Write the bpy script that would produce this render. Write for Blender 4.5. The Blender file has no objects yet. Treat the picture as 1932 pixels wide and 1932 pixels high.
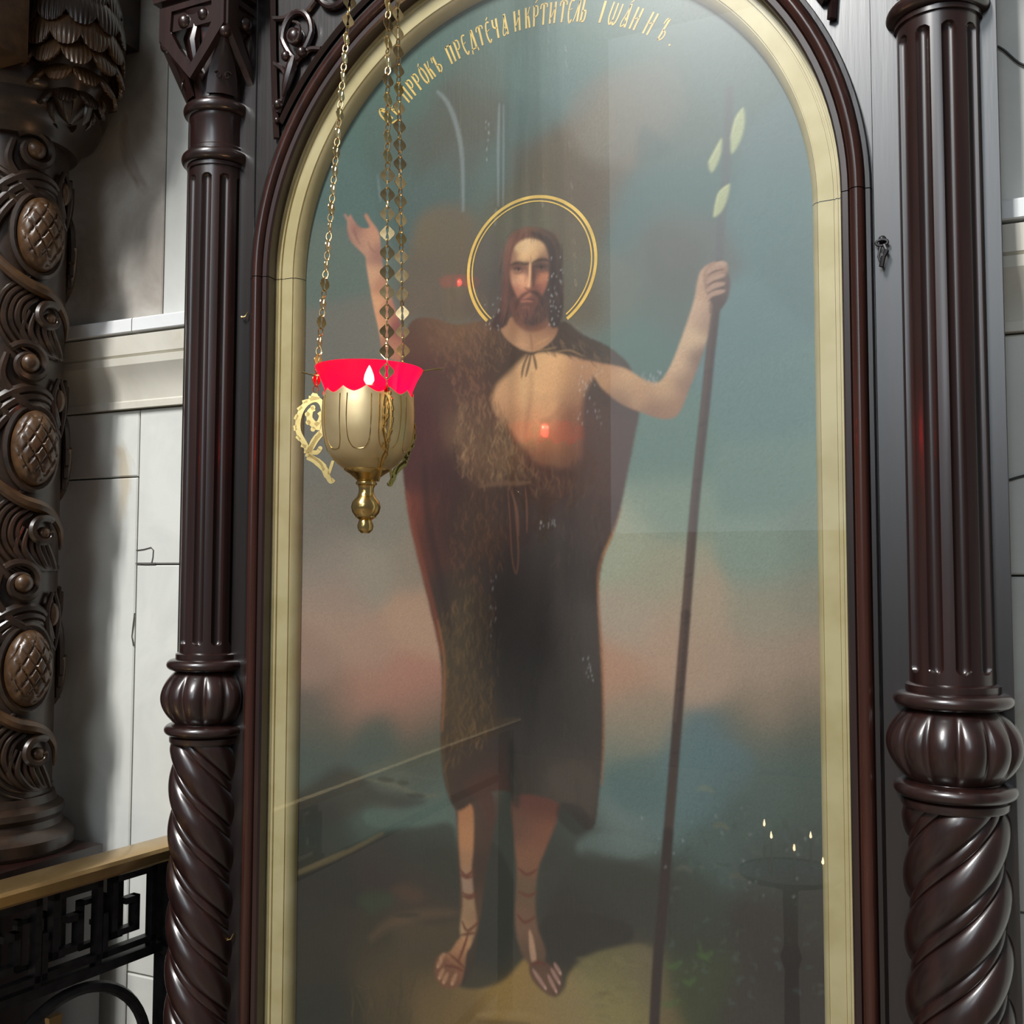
import bpy, bmesh, math, random
import numpy as np
from mathutils import Vector, Matrix
PI = math.pi
scene = bpy.context.scene
COL = scene.collection

# ------------------------------------------------------------------ camera
CAM = np.array([0.7446, -1.5942, 1.5810])
YAW, PITCH, ROLL, FPX = -0.4412, 0.0603, 0.0021, 2000.0
def camera_axes():
    cy, sy, cp, sp, cr, sr = math.cos(YAW), math.sin(YAW), math.cos(PITCH), math.sin(PITCH), math.cos(ROLL), math.sin(ROLL)
    fwd = np.array([sy*cp, cy*cp, sp]); right = np.array([cy, -sy, 0.0]); up = np.cross(right, fwd)
    return cr*right + sr*up, -sr*right + cr*up, fwd
AX_R, AX_U, AX_F = camera_axes()
cam_data = bpy.data.cameras.new('camera'); cam = bpy.data.objects.new('camera', cam_data); COL.objects.link(cam)
cam_data.sensor_width = 36.0; cam_data.sensor_fit = 'HORIZONTAL'; cam_data.lens = 36.0*FPX/1932.0
cam_data.clip_start = 0.02
m = Matrix.Identity(4)
for i in range(3):
    m[i][0] = AX_R[i]; m[i][1] = AX_U[i]; m[i][2] = -AX_F[i]; m[i][3] = CAM[i]
cam.matrix_world = m
scene.camera = cam

# ------------------------------------------------------------------ light
world = bpy.data.worlds.new('hall'); scene.world = world; world.use_nodes = True
bg = world.node_tree.nodes['Background']; bg.inputs[0].default_value = (0.95, 0.97, 1.0, 1); bg.inputs[1].default_value = 0.115
def area(name, loc, target, sx, sy, energy, color):
    d = bpy.data.lights.new(name, 'AREA'); d.shape = 'RECTANGLE'; d.size = sx; d.size_y = sy; d.energy = energy; d.color = color
    o = bpy.data.objects.new(name, d); COL.objects.link(o); o.location = loc
    o.rotation_euler = (Vector(target) - Vector(loc)).to_track_quat('-Z', 'Y').to_euler()
    return o
# two tall windows high in the hall behind the visitor, and a broad glow added for a bright wall
area('window_daylight', (-1.75, -6.2, 7.75), (-0.3, 0, 1.8), 0.40, 2.8, 440, (1.0, 0.99, 0.97))
area('window_daylight', (-1.15, -6.2, 7.75), (-0.3, 0, 1.8), 0.40, 2.8, 440, (1.0, 0.99, 0.97))
area('white_wall_glow', (-0.70, -7.0, 4.15), (-0.70, 0, 4.15), 3.4, 4.4, 34, (0.74, 0.88, 1.0))  # area light added in place of a bright white wall seen in reflection
area('window_daylight', (0.95, -7.0, 4.5), (0.7, 0, 2.0), 1.5, 3.4, 62, (0.84, 0.93, 1.0))
scene.view_settings.view_transform = 'Standard'; scene.view_settings.look = 'None'
scene.view_settings.gamma = 1.0; scene.view_settings.use_curve_mapping = False
scene.view_settings.exposure = 0.0

# ------------------------------------------------------------------ material helpers
def lin(c):
    c = np.asarray(c, float)/255.0
    return np.where(c <= 0.04045, c/12.92, ((c+0.055)/1.055)**2.4)
class NT:
    def __init__(s, name):
        s.m = bpy.data.materials.new(name); s.m.use_nodes = True; s.t = s.m.node_tree
        s.b = s.t.nodes['Principled BSDF']; s.out = s.t.nodes['Material Output']
    def n(s, typ, **kw):
        x = s.t.nodes.new(typ)
        for k, v in kw.items():
            if k.startswith('i_'):
                key = k[2:]
                key = int(key) if key.isdigit() else key.replace('_', ' ')
                x.inputs[key].default_value = v
            else: setattr(x, k, v)
        return x
    def l(s, a, b): s.t.links.new(a, b)
    def coords(s, scale=(1, 1, 1)):
        c = s.n('ShaderNodeTexCoord'); mp = s.n('ShaderNodeMapping'); mp.inputs['Scale'].default_value = scale
        s.l(c.outputs['Object'], mp.inputs['Vector']); return mp.outputs['Vector']
    def ramp(s, fac, stops):
        r = s.n('ShaderNodeValToRGB'); e = r.color_ramp.elements
        while len(e) > 1: e.remove(e[-1])
        e[0].position = stops[0][0]; e[0].color = (*stops[0][1], 1)
        for p, c in stops[1:]:
            k = e.new(p); k.color = (*c, 1)
        s.l(fac, r.inputs['Fac']); return r.outputs['Color']
    def bump(s, h, strength, dist=0.002):
        b = s.n('ShaderNodeBump'); b.inputs['Strength'].default_value = strength; b.inputs['Distance'].default_value = dist
        s.l(h, b.inputs['Height']); s.l(b.outputs['Normal'], s.b.inputs['Normal'])
    def set(s, **kw):
        for k, v in kw.items(): s.b.inputs[k.replace('_', ' ')].default_value = v
def wood(name, dark, light, rough=0.3, scale=(40, 40, 2.2), coat=0.4, bump=0.12, spec=0.5, coatr=0.16):
    t = NT(name); v = t.coords(scale)
    n = t.n('ShaderNodeTexNoise', i_Scale=1.0, i_Detail=6.0, i_Roughness=0.62); t.l(v, n.inputs['Vector'])
    c = t.ramp(n.outputs['Fac'], [(0.3, dark), (0.72, light)]); t.l(c, t.b.inputs['Base Color'])
    t.set(Roughness=rough, Coat_Weight=coat, Coat_Roughness=coatr); t.b.inputs['Specular IOR Level'].default_value = spec
    t.bump(n.outputs['Fac'], bump, 0.0015)
    return t.m
def metal(name, color, rough, dirt=None, scale=60, bump=0.04, metallic=1.0):
    t = NT(name); v = t.coords((scale,)*3)
    n = t.n('ShaderNodeTexNoise', i_Scale=1.0, i_Detail=4.0); t.l(v, n.inputs['Vector'])
    c = t.ramp(n.outputs['Fac'], [(0.35, dirt or color), (0.6, color)]); t.l(c, t.b.inputs['Base Color'])
    t.set(Metallic=metallic, Roughness=rough); t.bump(n.outputs['Fac'], bump, 0.001)
    return t.m
def plain(name, color, rough=0.5, **kw):
    t = NT(name); v = t.coords((30, 30, 30)); n = t.n('ShaderNodeTexNoise', i_Scale=1.0, i_Detail=4.0); t.l(v, n.inputs['Vector'])
    a = tuple(x*0.85 for x in color); b = tuple(min(1, x*1.12) for x in color)
    t.l(t.ramp(n.outputs['Fac'], [(0.35, a), (0.65, b)]), t.b.inputs['Base Color']); t.set(Roughness=rough, **kw); return t.m
def marble(name, a, b, stain):
    t = NT(name); v = t.coords((1, 1, 1))
    n1 = t.n('ShaderNodeTexNoise', i_Scale=5.0, i_Detail=8.0, i_Roughness=0.6, i_Distortion=1.2); t.l(v, n1.inputs['Vector'])
    n2 = t.n('ShaderNodeTexNoise', i_Scale=2.3, i_Detail=5.0, i_Roughness=0.55, i_Distortion=2.0); t.l(v, n2.inputs['Vector'])
    c1 = t.ramp(n1.outputs['Fac'], [(0.33, a), (0.6, b)])
    f = t.ramp(n2.outputs['Fac'], [(0.60, (0, 0, 0)), (0.70, (1, 1, 1))])
    mx = t.n('ShaderNodeMix', data_type='RGBA'); t.l(f, mx.inputs['Factor']); t.l(c1, mx.inputs['A']); mx.inputs['B'].default_value = (*stain, 1)
    t.l(mx.outputs['Result'], t.b.inputs['Base Color']); t.set(Roughness=0.42); t.bump(n1.outputs['Fac'], 0.05, 0.002)
    return t.m
def emis(name, color, strength):
    t = NT(name); t.set(Base_Color=(*color, 1)); t.b.inputs['Emission Color'].default_value = (*color, 1); t.b.inputs['Emission Strength'].default_value = strength; return t.m

M = {}
M['wood'] = wood('mahogany_varnished', (0.009, 0.0034, 0.0030), (0.032, 0.0100, 0.0072), 0.33, coat=0.5, bump=0.10, spec=0.7)
M['wood_bead'] = wood('mahogany_red', (0.022, 0.007, 0.005), (0.060, 0.018, 0.011), 0.22, coat=0.5, bump=0.10)
M['wood_panel'] = wood('mahogany_panel', (0.004, 0.0022, 0.0022), (0.012, 0.006, 0.005), 0.34, coat=0.8, bump=0.35, spec=0.9, coatr=0.30)
M['carved'] = wood('carved_oak_dark', (0.014, 0.0080, 0.0050), (0.050, 0.026, 0.014), 0.36, (25, 25, 25), 0.25, 0.15)
M['carved_light'] = wood('carved_oak_worn', (0.040, 0.020, 0.009), (0.120, 0.060, 0.024), 0.38, (30, 30, 30), 0.2, 0.15)
M['marble'] = marble('marble_white', (0.66, 0.67, 0.63), (0.74, 0.75, 0.70), (0.60, 0.54, 0.43))
M['marble_cream'] = marble('marble_cream', (0.62, 0.59, 0.50), (0.72, 0.69, 0.60), (0.55, 0.48, 0.36))
M['marble_bright'] = marble('marble_ledge', (0.80, 0.82, 0.82), (0.86, 0.88, 0.88), (0.76, 0.76, 0.74))
M['marble_grey'] = marble('marble_grey', (0.42, 0.37, 0.32), (0.60, 0.56, 0.50), (0.30, 0.22, 0.16))
M['mortar'] = plain('mortar', (0.10, 0.09, 0.08), 0.8)
M['gold'] = metal('gold_leaf', (0.57, 0.48, 0.27), 0.55, (0.49, 0.40, 0.20), 14, 0.06, 0.2)
M['brass'] = metal('brass_polished', (0.78, 0.56, 0.22), 0.20, (0.66, 0.45, 0.17), 40, 0.03)
M['brass_satin'] = metal('brass_satin', (0.86, 0.68, 0.38), 0.44, (0.74, 0.56, 0.29), 18, 0.05, 0.8)
M['chain'] = metal('brass_chain', (0.72, 0.56, 0.30), 0.25, (0.52, 0.36, 0.18), 60, 0.03)
M['rail_brass'] = metal('brass_handrail', (0.66, 0.45, 0.20), 0.24, (0.56, 0.37, 0.16), 10, 0.02, 0.85)
M['iron'] = metal('black_iron', (0.030, 0.028, 0.030), 0.42, (0.018, 0.016, 0.018), 50, 0.08, 0.4)
M['paint_gold'] = plain('gold_paint', (0.80, 0.52, 0.11), 0.45)
M['flame'] = emis('flame', (1.0, 0.66, 0.32), 160.0)
M['candle_flame'] = emis('candle_flame', (1.0, 0.72, 0.40), 30.0)
M['wax'] = plain('beeswax', (0.62, 0.42, 0.16), 0.5)
M['floor'] = plain('floor_stone', (0.16, 0.13, 0.10), 0.5)
M['cable'] = plain('black_cable', (0.015, 0.015, 0.015), 0.5)
def red_glass():
    t = NT('red_glass'); nt = t.t
    tr = t.n('ShaderNodeBsdfTransparent'); tr.inputs[0].default_value = (0.85, 0.035, 0.05, 1)
    tl = t.n('ShaderNodeBsdfTranslucent'); tl.inputs[0].default_value = (0.90, 0.0004, 0.050, 1)
    gl = t.n('ShaderNodeBsdfGlossy'); gl.inputs['Roughness'].default_value = 0.04
    v = t.coords((9, 9, 4)); n = t.n('ShaderNodeTexNoise', i_Scale=1.0, i_Detail=1.0); t.l(v, n.inputs['Vector'])
    f0 = t.ramp(n.outputs['Fac'], [(0.35, (0.45,)*3), (0.65, (0.86,)*3)])
    m1 = t.n('ShaderNodeMixShader'); t.l(f0, m1.inputs[0]); t.l(tr.outputs[0], m1.inputs[1]); t.l(tl.outputs[0], m1.inputs[2])
    lw = t.n('ShaderNodeLayerWeight'); lw.inputs['Blend'].default_value = 0.5
    pw = t.n('ShaderNodeMath', operation='POWER'); t.l(lw.outputs['Facing'], pw.inputs[0]); pw.inputs[1].default_value = 5.0
    fr = t.n('ShaderNodeMath', operation='MULTIPLY_ADD'); t.l(pw.outputs[0], fr.inputs[0]); fr.inputs[1].default_value = 0.3; fr.inputs[2].default_value = 0.04
    m2 = t.n('ShaderNodeMixShader'); t.l(fr.outputs[0], m2.inputs[0]); t.l(m1.outputs[0], m2.inputs[1]); t.l(gl.outputs[0], m2.inputs[2])
    t.l(m2.outputs[0], t.out.inputs['Surface']); return t.m
M['red_glass'] = red_glass()
def pane_glass():
    t = NT('pane_glass')
    tr = t.n('ShaderNodeBsdfTransparent'); tr.inputs[0].default_value = (0.97, 0.98, 0.97, 1)
    gl = t.n('ShaderNodeBsdfGlossy'); gl.inputs['Roughness'].default_value = 0.012
    lw = t.n('ShaderNodeLayerWeight'); lw.inputs['Blend'].default_value = 0.5
    pw = t.n('ShaderNodeMath', operation='POWER'); t.l(lw.outputs['Facing'], pw.inputs[0]); pw.inputs[1].default_value = 5.0
    fr = t.n('ShaderNodeMath', operation='MULTIPLY_ADD'); t.l(pw.outputs[0], fr.inputs[0]); fr.inputs[1].default_value = 0.95; fr.inputs[2].default_value = 0.05
    v = t.coords((3, 3, 1.2)); n = t.n('ShaderNodeTexNoise', i_Scale=1.0, i_Detail=1.0); t.l(v, n.inputs['Vector'])
    b = t.n('ShaderNodeBump'); b.inputs['Strength'].default_value = 0.03; b.inputs['Distance'].default_value = 0.01
    t.l(n.outputs['Fac'], b.inputs['Height']); t.l(b.outputs['Normal'], gl.inputs['Normal'])
    g2 = t.n('ShaderNodeBsdfGlossy'); g2.inputs['Roughness'].default_value = 0.28
    mg = t.n('ShaderNodeMixShader'); mg.inputs[0].default_value = 0.30; t.l(gl.outputs[0], mg.inputs[1]); t.l(g2.outputs[0], mg.inputs[2]); gl = mg
    m2 = t.n('ShaderNodeMixShader'); t.l(fr.outputs[0], m2.inputs[0]); t.l(tr.outputs[0], m2.inputs[1]); t.l(gl.outputs[0], m2.inputs[2])
    t.l(m2.outputs[0], t.out.inputs['Surface']); return t.m
M['pane'] = pane_glass()

# ------------------------------------------------------------------ mesh helpers
class MB:
    def __init__(s): s.v = []; s.f = []
    def add(s, verts, faces):
        o = len(s.v); s.v += [tuple(map(float, p)) for p in verts]; s.f += [tuple(i+o for i in f) for f in faces]; return s
    def box(s, x0, x1, y0, y1, z0, z1):
        return s.add([(x0,y0,z0),(x1,y0,z0),(x1,y1,z0),(x0,y1,z0),(x0,y0,z1),(x1,y0,z1),(x1,y1,z1),(x0,y1,z1)],
                     [(0,3,2,1),(4,5,6,7),(0,1,5,4),(1,2,6,5),(2,3,7,6),(3,0,4,7)])
    def bbox(s, x0, x1, y0, y1, z0, z1, b=0.003):
        # bevelled on the four edges of the front (-y) face
        return s.add([(x0+b,y0,z0+b),(x1-b,y0,z0+b),(x1-b,y0,z1-b),(x0+b,y0,z1-b),(x0,y0+b,z0),(x1,y0+b,z0),(x1,y0+b,z1),(x0,y0+b,z1),(x0,y1,z0),(x1,y1,z0),(x1,y1,z1),(x0,y1,z1)],
                     [(0,1,2,3),(4,5,1,0),(5,6,2,1),(6,7,3,2),(7,4,0,3),(8,9,5,4),(9,10,6,5),(10,11,7,6),(11,8,4,7),(11,10,9,8)])
    def grid(s, nu, nv, fn, closeu=True, cap0=False, cap1=False):
        o = [fn(i/nu, j/(nv-1)) for j in range(nv) for i in range(nu if closeu else nu+1)]
        w = nu if closeu else nu+1; f = []
        for j in range(nv-1):
            for i in range(nu):
                a = j*w+i; b = j*w+(i+1) % w if closeu else j*w+i+1
                f.append((a, b, b+w, a+w))
        if cap0: f.append(tuple(range(w-1, -1, -1)))
        if cap1: f.append(tuple((nv-1)*w+i for i in range(w)))
        return s.add(o, f)
    def lathe(s, prof, cx=0, cy=0, seg=48, cap=True):
        n = len(prof)
        def fn(u, v):
            r, z = prof[min(n-1, int(round(v*(n-1))))]; a = 2*PI*u
            return (cx+r*math.cos(a), cy+r*math.sin(a), z)
        return s.grid(seg, n, fn, True, cap, cap)
    def ball(s, c, r, seg=16, sq=(1, 1, 1)):
        nv = max(6, seg//2+1)
        def fn(u, v):
            a = 2*PI*u; b = -PI/2+PI*(0.02+0.96*v)
            return (c[0]+r*sq[0]*math.cos(b)*math.cos(a), c[1]+r*sq[1]*math.cos(b)*math.sin(a), c[2]+r*sq[2]*math.sin(b))
        return s.grid(seg, nv, fn, True, True, True)
    def tube(s, path, rad, seg=8, closed=False, flat=1.0, up=None):
        P = [Vector(p) for p in path]; n = len(P)
        R = rad if isinstance(rad, (list, tuple)) else [rad]*n
        vs = []; prev = None
        for i in range(n):
            if closed: t = (P[(i+1) % n]-P[i-1])
            else: t = P[min(n-1, i+1)]-P[max(0, i-1)]
            t.normalize()
            if up is not None: a = Vector(up)
            elif prev is None: a = Vector((0, 0, 1)) if abs(t.z) < 0.9 else Vector((1, 0, 0))
            else: a = prev
            a = a - t*a.dot(t)
            if a.length < 1e-6: a = t.orthogonal()
            a.normalize(); prev = a; b = t.cross(a)
            for k in range(seg):
                th = 2*PI*k/seg; q = P[i]+a*(R[i]*flat*math.cos(th))+b*(R[i]*math.sin(th)); vs.append(q)
        f = []; last = n if closed else n-1
        for i in range(last):
            for k in range(seg):
                i2 = (i+1) % n; k2 = (k+1) % seg
                f.append((i*seg+k, i*seg+k2, i2*seg+k2, i2*seg+k))
        if not closed:
            f.append(tuple(range(seg-1, -1, -1))); f.append(tuple((n-1)*seg+k for k in range(seg)))
        return s.add(vs, f)
    def sweep(s, prof, path, closed_prof=True, caps=True):
        # path: list of (origin, a-axis, b-axis); prof: list of (a,b)
        n = len(prof); vs = []
        for o, a, b in path:
            o, a, b = Vector(o), Vector(a), Vector(b)
            vs += [o+a*p+b*q for p, q in prof]
        f = []
        for i in range(len(path)-1):
            for k in range(n if closed_prof else n-1):
                k2 = (k+1) % n; f.append((i*n+k, i*n+k2, (i+1)*n+k2, (i+1)*n+k))
        if caps and closed_prof:
            f.append(tuple(range(n-1, -1, -1))); f.append(tuple((len(path)-1)*n+k for k in range(n)))
        return s.add(vs, f)
    def prism(s, outline, fn, h0, h1):
        # outline: closed list of 2-D points, fn(p, h) -> 3-D
        n = len(outline); vs = [fn(p, h0) for p in outline]+[fn(p, h1) for p in outline]
        f = [tuple(range(n)), tuple(range(2*n-1, n-1, -1))]+[(i, i+n, (i+1) % n+n, (i+1) % n) for i in range(n)]
        return s.add(vs, f)
    def ring(s, outer, inner, fn, h0, h1):
        n = len(outer); vs = [fn(p, h0) for p in outer]+[fn(p, h0) for p in inner]+[fn(p, h1) for p in outer]+[fn(p, h1) for p in inner]
        f = []
        for i in range(n):
            j = (i+1) % n
            f += [(i, j, n+j, n+i), (2*n+i, 3*n+i, 3*n+j, 2*n+j), (i, 2*n+i, 2*n+j, j), (n+i, n+j, 3*n+j, 3*n+i)]
        return s.add(vs, f)
    def mesh(s, name, mat, smooth=True, sharp=35):
        me = bpy.data.meshes.new(name); me.from_pydata(s.v, [], s.f); me.materials.append(mat)
        bm = bmesh.new(); bm.from_mesh(me); bmesh.ops.recalc_face_normals(bm, faces=bm.faces)
        if smooth:
            lim = math.radians(sharp)
            for f in bm.faces: f.smooth = True
            for e in bm.edges:
                if len(e.link_faces) == 2 and e.calc_face_angle(0) > lim: e.smooth = False
        bm.to_mesh(me); bm.free(); return me
def link(name, me, parent=None, loc=None, rot=None, mw=None):
    o = bpy.data.objects.new(name, me); COL.objects.link(o)
    if parent is not None: o.parent = parent
    if loc is not None: o.location = loc
    if rot is not None: o.rotation_euler = rot
    return o
def obj(name, mb, mat, parent=None, smooth=True, sharp=35, label=None):
    o = link(name, mb.mesh(name, M[mat] if isinstance(mat, str) else mat, smooth, sharp), parent)
    if parent is not None and parent.data is None and parent.parent is None: o.location = -parent.location
    if label: o['label'] = label
    return o
def tag(o, label, cat, group=None, kind=None):
    o['label'] = label; o['category'] = cat
    if group: o['group'] = group
    if kind: o['kind'] = kind
    return o
def thing(name, label, cat, loc=(0, 0, 0), group=None):
    o = bpy.data.objects.new(name, None); COL.objects.link(o); o.location = loc; o.empty_display_size = 0.05
    return tag(o, label, cat, group)
def catmull(pts, n=8, closed=False):
    P = [np.array(p, float) for p in pts]; N = len(P); out = []
    for i in range(N if closed else N-1):
        p0 = P[(i-1) % N] if closed or i > 0 else P[0]; p1 = P[i]; p2 = P[(i+1) % N]; p3 = P[(i+2) % N] if closed or i+2 < N else P[-1]
        for k in range(n):
            t = k/n
            out.append(0.5*((2*p1)+(-p0+p2)*t+(2*p0-5*p1+4*p2-p3)*t*t+(-p0+3*p1-3*p2+p3)*t**3))
    if not closed: out.append(P[-1])
    return out
# ================================================================== the setting
WY = 0.12                                   # face of the marble wall
def flat_box(name, mat, dims, label, cat, kind='structure'):
    o = obj(name, MB().box(*dims), mat, None, False); return tag(o, label, cat, None, kind)
floor = flat_box('floor', 'floor', (-4, 4, -7, 0.3, -0.1, 0), 'brown stone floor of the church, below the picture', 'floor')
wall = flat_box('wall_back', 'mortar', (-4, 4, WY+0.012, 0.3, 0, 7.2), 'white marble slab wall behind the icon case', 'wall')
random.seed(3)
def slab(x0, x1, z0, z1, mat, dy=0.0):
    g = 0.0016
    obj('slab', MB().bbox(x0+g, x1-g, WY+dy, WY+0.02, z0+g, z1-g, 0.0025), mat, wall, False)
LOW, TOP = 1.940, 2.128
for xs, zs, mt in (((-4.0, -3.1), (0, 0.8, 1.6, LOW), 'marble'), ((-3.1, -2.3), (0, 0.6, 1.3, LOW), 'marble'), ((2.4, 3.2), (0, 0.8, 1.5, LOW), 'marble'), ((3.2, 4.0), (0, 0.7, 1.4, LOW), 'marble'), ((-2.3, -1.62), (0, 0.7, 1.5, LOW), 'marble'), ((-1.62, -0.957), (0, 0.9, 1.793, LOW), 'marble'), ((-0.957, -0.30), (0, 0.75, 1.604, LOW), 'marble'),
                   ((-0.30, 0.35), (0, 0.8, 1.5, LOW), 'marble'), ((0.35, 1.0), (0, 0.62, 1.10, 1.583, LOW), 'marble'), ((1.0, 1.7), (0, 0.8, 1.5, LOW), 'marble'), ((1.7, 2.4), (0, 0.7, 1.4, LOW), 'marble')):
    for a, b in zip(zs[:-1], zs[1:]): slab(xs[0], xs[1], a, b, mt, random.uniform(-0.0012, 0.0012))
for x0, x1, mt in ((-4.0, -3.1, 'marble'), (-3.1, -2.3, 'marble_grey'), (2.4, 3.2, 'marble'), (3.2, 4.0, 'marble'), (-2.3, -1.5, 'marble_grey'), (-1.5, -0.900, 'marble_grey'), (-0.900, -0.2, 'marble'), (-0.2, 0.5, 'marble'), (0.5, 1.3, 'marble'), (1.3, 2.4, 'marble')):
    for a, b in ((TOP, 2.95), (2.95, 3.8), (3.8, 4.7)): slab(x0, x1, a, b, mt, random.uniform(-0.0015, 0.0015))
for pts in (((-0.957, 1.606), (-0.930, 1.6045), (-0.902, 1.605)), ((-0.956, 1.634), (-0.935, 1.636), (-0.915, 1.640), (-0.908, 1.634), (-0.909, 1.618), (-0.912, 1.607)), ((-0.957, 1.50), (-0.961, 1.47), (-0.963, 1.45), (-0.958, 1.43))):
    obj('crack', MB().tube([(x, WY-0.0002, z) for x, z in pts], 0.0014, 5), 'mortar', wall)
# string course of cream marble, in lengths
def course(x0, x1, prof, mat, name):
    mb = MB(); pr = [(WY-d, z) for d, z in prof]
    mb.sweep(pr, [((x0+0.0012, 0, 0), (0, 1, 0), (0, 0, 1)), ((x1-0.0012, 0, 0), (0, 1, 0), (0, 0, 1))])
    return mb
trim = thing('trim_1', 'cream marble string course running across the wall', 'moulding'); trim['kind'] = 'structure'
for x0, x1 in ((-4.0, -3.2), (-3.2, -2.3), (2.4, 4.0), (-2.3, -1.6), (-1.6, -0.30), (-0.30, 0.45), (0.45, 1.3), (1.3, 2.4)):
    obj('moulding_length', course(x0, x1, [(-0.01, 1.941), (0.012, 1.941), (0.012, 1.955), (0.010, 1.958), (0.012, 1.975), (0.018, 1.995), (0.027, 2.013), (0.038, 2.030), (0.040, 2.046), (0.034, 2.048), (0.040, 2.052), (0.043, 2.092), (0.010, 2.095), (-0.01, 2.095)], 'marble_cream', ''), 'marble_cream', trim, True, 25)
for x0, x1 in ((-4.0, -3.1), (-3.1, -2.3), (2.4, 4.0), (-2.3, -1.55), (-1.55, -0.936), (-0.936, -0.2), (-0.2, 0.5), (0.5, 1.3), (1.3, 2.4)):
    obj('ledge', course(x0, x1, [(-0.01, 2.097), (0.047, 2.097), (0.049, 2.099), (0.049, 2.124), (0.047, 2.127), (-0.01, 2.127)], '', ''), 'marble_bright', trim, True, 25)
def cable(pts, label):
    o = obj('cable', MB().tube([tuple(p) for p in catmull(pts, 6)], 0.0018, 6), 'cable'); return tag(o, label, 'cable')
cable([(0.70, WY-0.003, 2.40), (0.744, WY-0.003, 2.376), (0.777, WY-0.003, 2.341), (0.83, WY-0.003, 2.325), (0.95, WY-0.003, 2.33)], 'thin black cable sagging on the marble wall, upper right')
cable([(0.72, WY-0.003, 1.716), (0.744, WY-0.003, 1.7235), (0.764, WY-0.003, 1.729), (0.85, WY-0.003, 1.75)], 'thin black cable on the marble wall beside the right column')

# ================================================================== the icon case
AZ = 2.15                                   # spring line of the arch
case = thing('icon_case', 'dark carved mahogany icon case with arched opening and two fluted columns', 'icon case', (0, 0.07, 0))
def arch_path(r, z0, n=48):
    pts = [(-r, z0), (-r, AZ)] + [(-r*math.cos(PI*k/n), AZ+r*math.sin(PI*k/n)) for k in range(1, n)] + [(r, AZ), (r, z0)]
    return pts
PW, PY, PB, PTOP = 0.742, 0.020, WY-0.002, 3.10
def back_panel():
    mb = MB(); ri = 0.545
    for s in (-1, 1):
        mb.box(min(s*ri, s*PW), max(s*ri, s*PW), PY, PB, 0.0, AZ)
    mb.box(-ri, ri, PY, PB, 0.0, 0.72)
    n = 48; top = []
    inner = [(-ri*math.cos(PI*k/n), AZ+ri*math.sin(PI*k/n)) for k in range(n+1)]
    for x, z in inner:
        # push outwards to the rectangle
        dx, dz = x, z-AZ; t = min(PW/abs(dx) if abs(dx) > 1e-6 else 9, (PTOP-AZ)/dz if dz > 1e-6 else 9); top.append((dx*t, AZ+dz*t))
    mb2 = []
    for (x, z), (u, w) in zip(inner, top): mb2 += [(x, PY, z), (u, PY, w), (u, PB, w), (x, PB, z)]
    f = []
    for k in range(n):
        for a in range(4):
            b = (a+1) % 4; f.append((4*k+a, 4*k+b, 4*k+4+b, 4*k+4+a))
    mb.add(mb2, f)
    # fill the two upper corners
    for s in (-1, 1):
        ks = [t for t in top if t[0]*s > 0]
        corner = (s*PW, PTOP)
        side = max((t for t in ks if abs(abs(t[0])-PW) < 1e-6), key=lambda t: t[1]); up = max((t for t in ks if abs(t[1]-PTOP) < 1e-6), key=lambda t: abs(t[0]))
        mb.add([(side[0], PY, side[1]), (corner[0], PY, corner[1]), (up[0], PY, up[1])], [(0, 1, 2)])
    return mb
obj('back_panel', back_panel(), 'wood_panel', case, False)
def side_strip(s):   # raised outer board of the panel behind the column
    return MB().bbox(min(s*0.742, s*0.571), max(s*0.742, s*0.571), 0.0165, 0.0205, 0.0, PTOP, 0.001)
for s in (-1, 1): obj('stile', side_strip(s), 'wood_panel', case, False)
# mouldings round the opening, in three lengths with butt joints
def mprofile(items): return items
bead_prof = [(-0.024, 0.050), (-0.024, 0.008), (-0.021, 0.004), (-0.013, 0.003), (-0.0115, 0.006)] + \
            [(-0.0005-0.0105*math.cos(PI*k/10), 0.004-0.0115*math.sin(PI*k/10)) for k in range(11)] + [(0.0105, 0.006), (0.012, 0.004), (0.018, 0.005), (0.020, 0.010), (0.020, 0.022)]
def moulding(prof, R, seg, z0=0.70):
    mb = MB(); path = []
    if seg == 'arch':
        n = 72
        for k in range(n+1):
            a = PI*(k/n); a = 0.0012+a*(1-0.0024/PI); d = Vector((-math.cos(a), 0, math.sin(a)))
            path.append((Vector((0, 0, AZ))+d*R, d, (0, 1, 0)))
    else:
        s = seg
        for z in (z0, AZ-0.0008): path.append(((s*R, 0, z), (s, 0, 0), (0, 1, 0)))
    return mb.sweep(prof, path, False)
for sg in ('arch', -1, 1):
    # split the profile into the dark inner fillet, the round bead and the outer fillet
    obj('inner_fillet', moulding(bead_prof[:5], 0.55, sg), 'wood', case, True, 30)
    obj('bead_moulding', moulding(bead_prof[4:17], 0.55, sg), 'wood_bead', case, True, 50)
    obj('outer_fillet', moulding(bead_prof[16:], 0.55, sg), 'wood_panel', case, True, 30)
GR = 0.531
pane = obj('glass_pane', MB().prism([(x, z) for x, z in arch_path(GR-0.003, 0.70, 64)], lambda p, h: (p[0], h, p[1]), 0.0265, 0.0280), 'pane', case, False, label='clear glass pane reflecting the red lamp')

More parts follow.
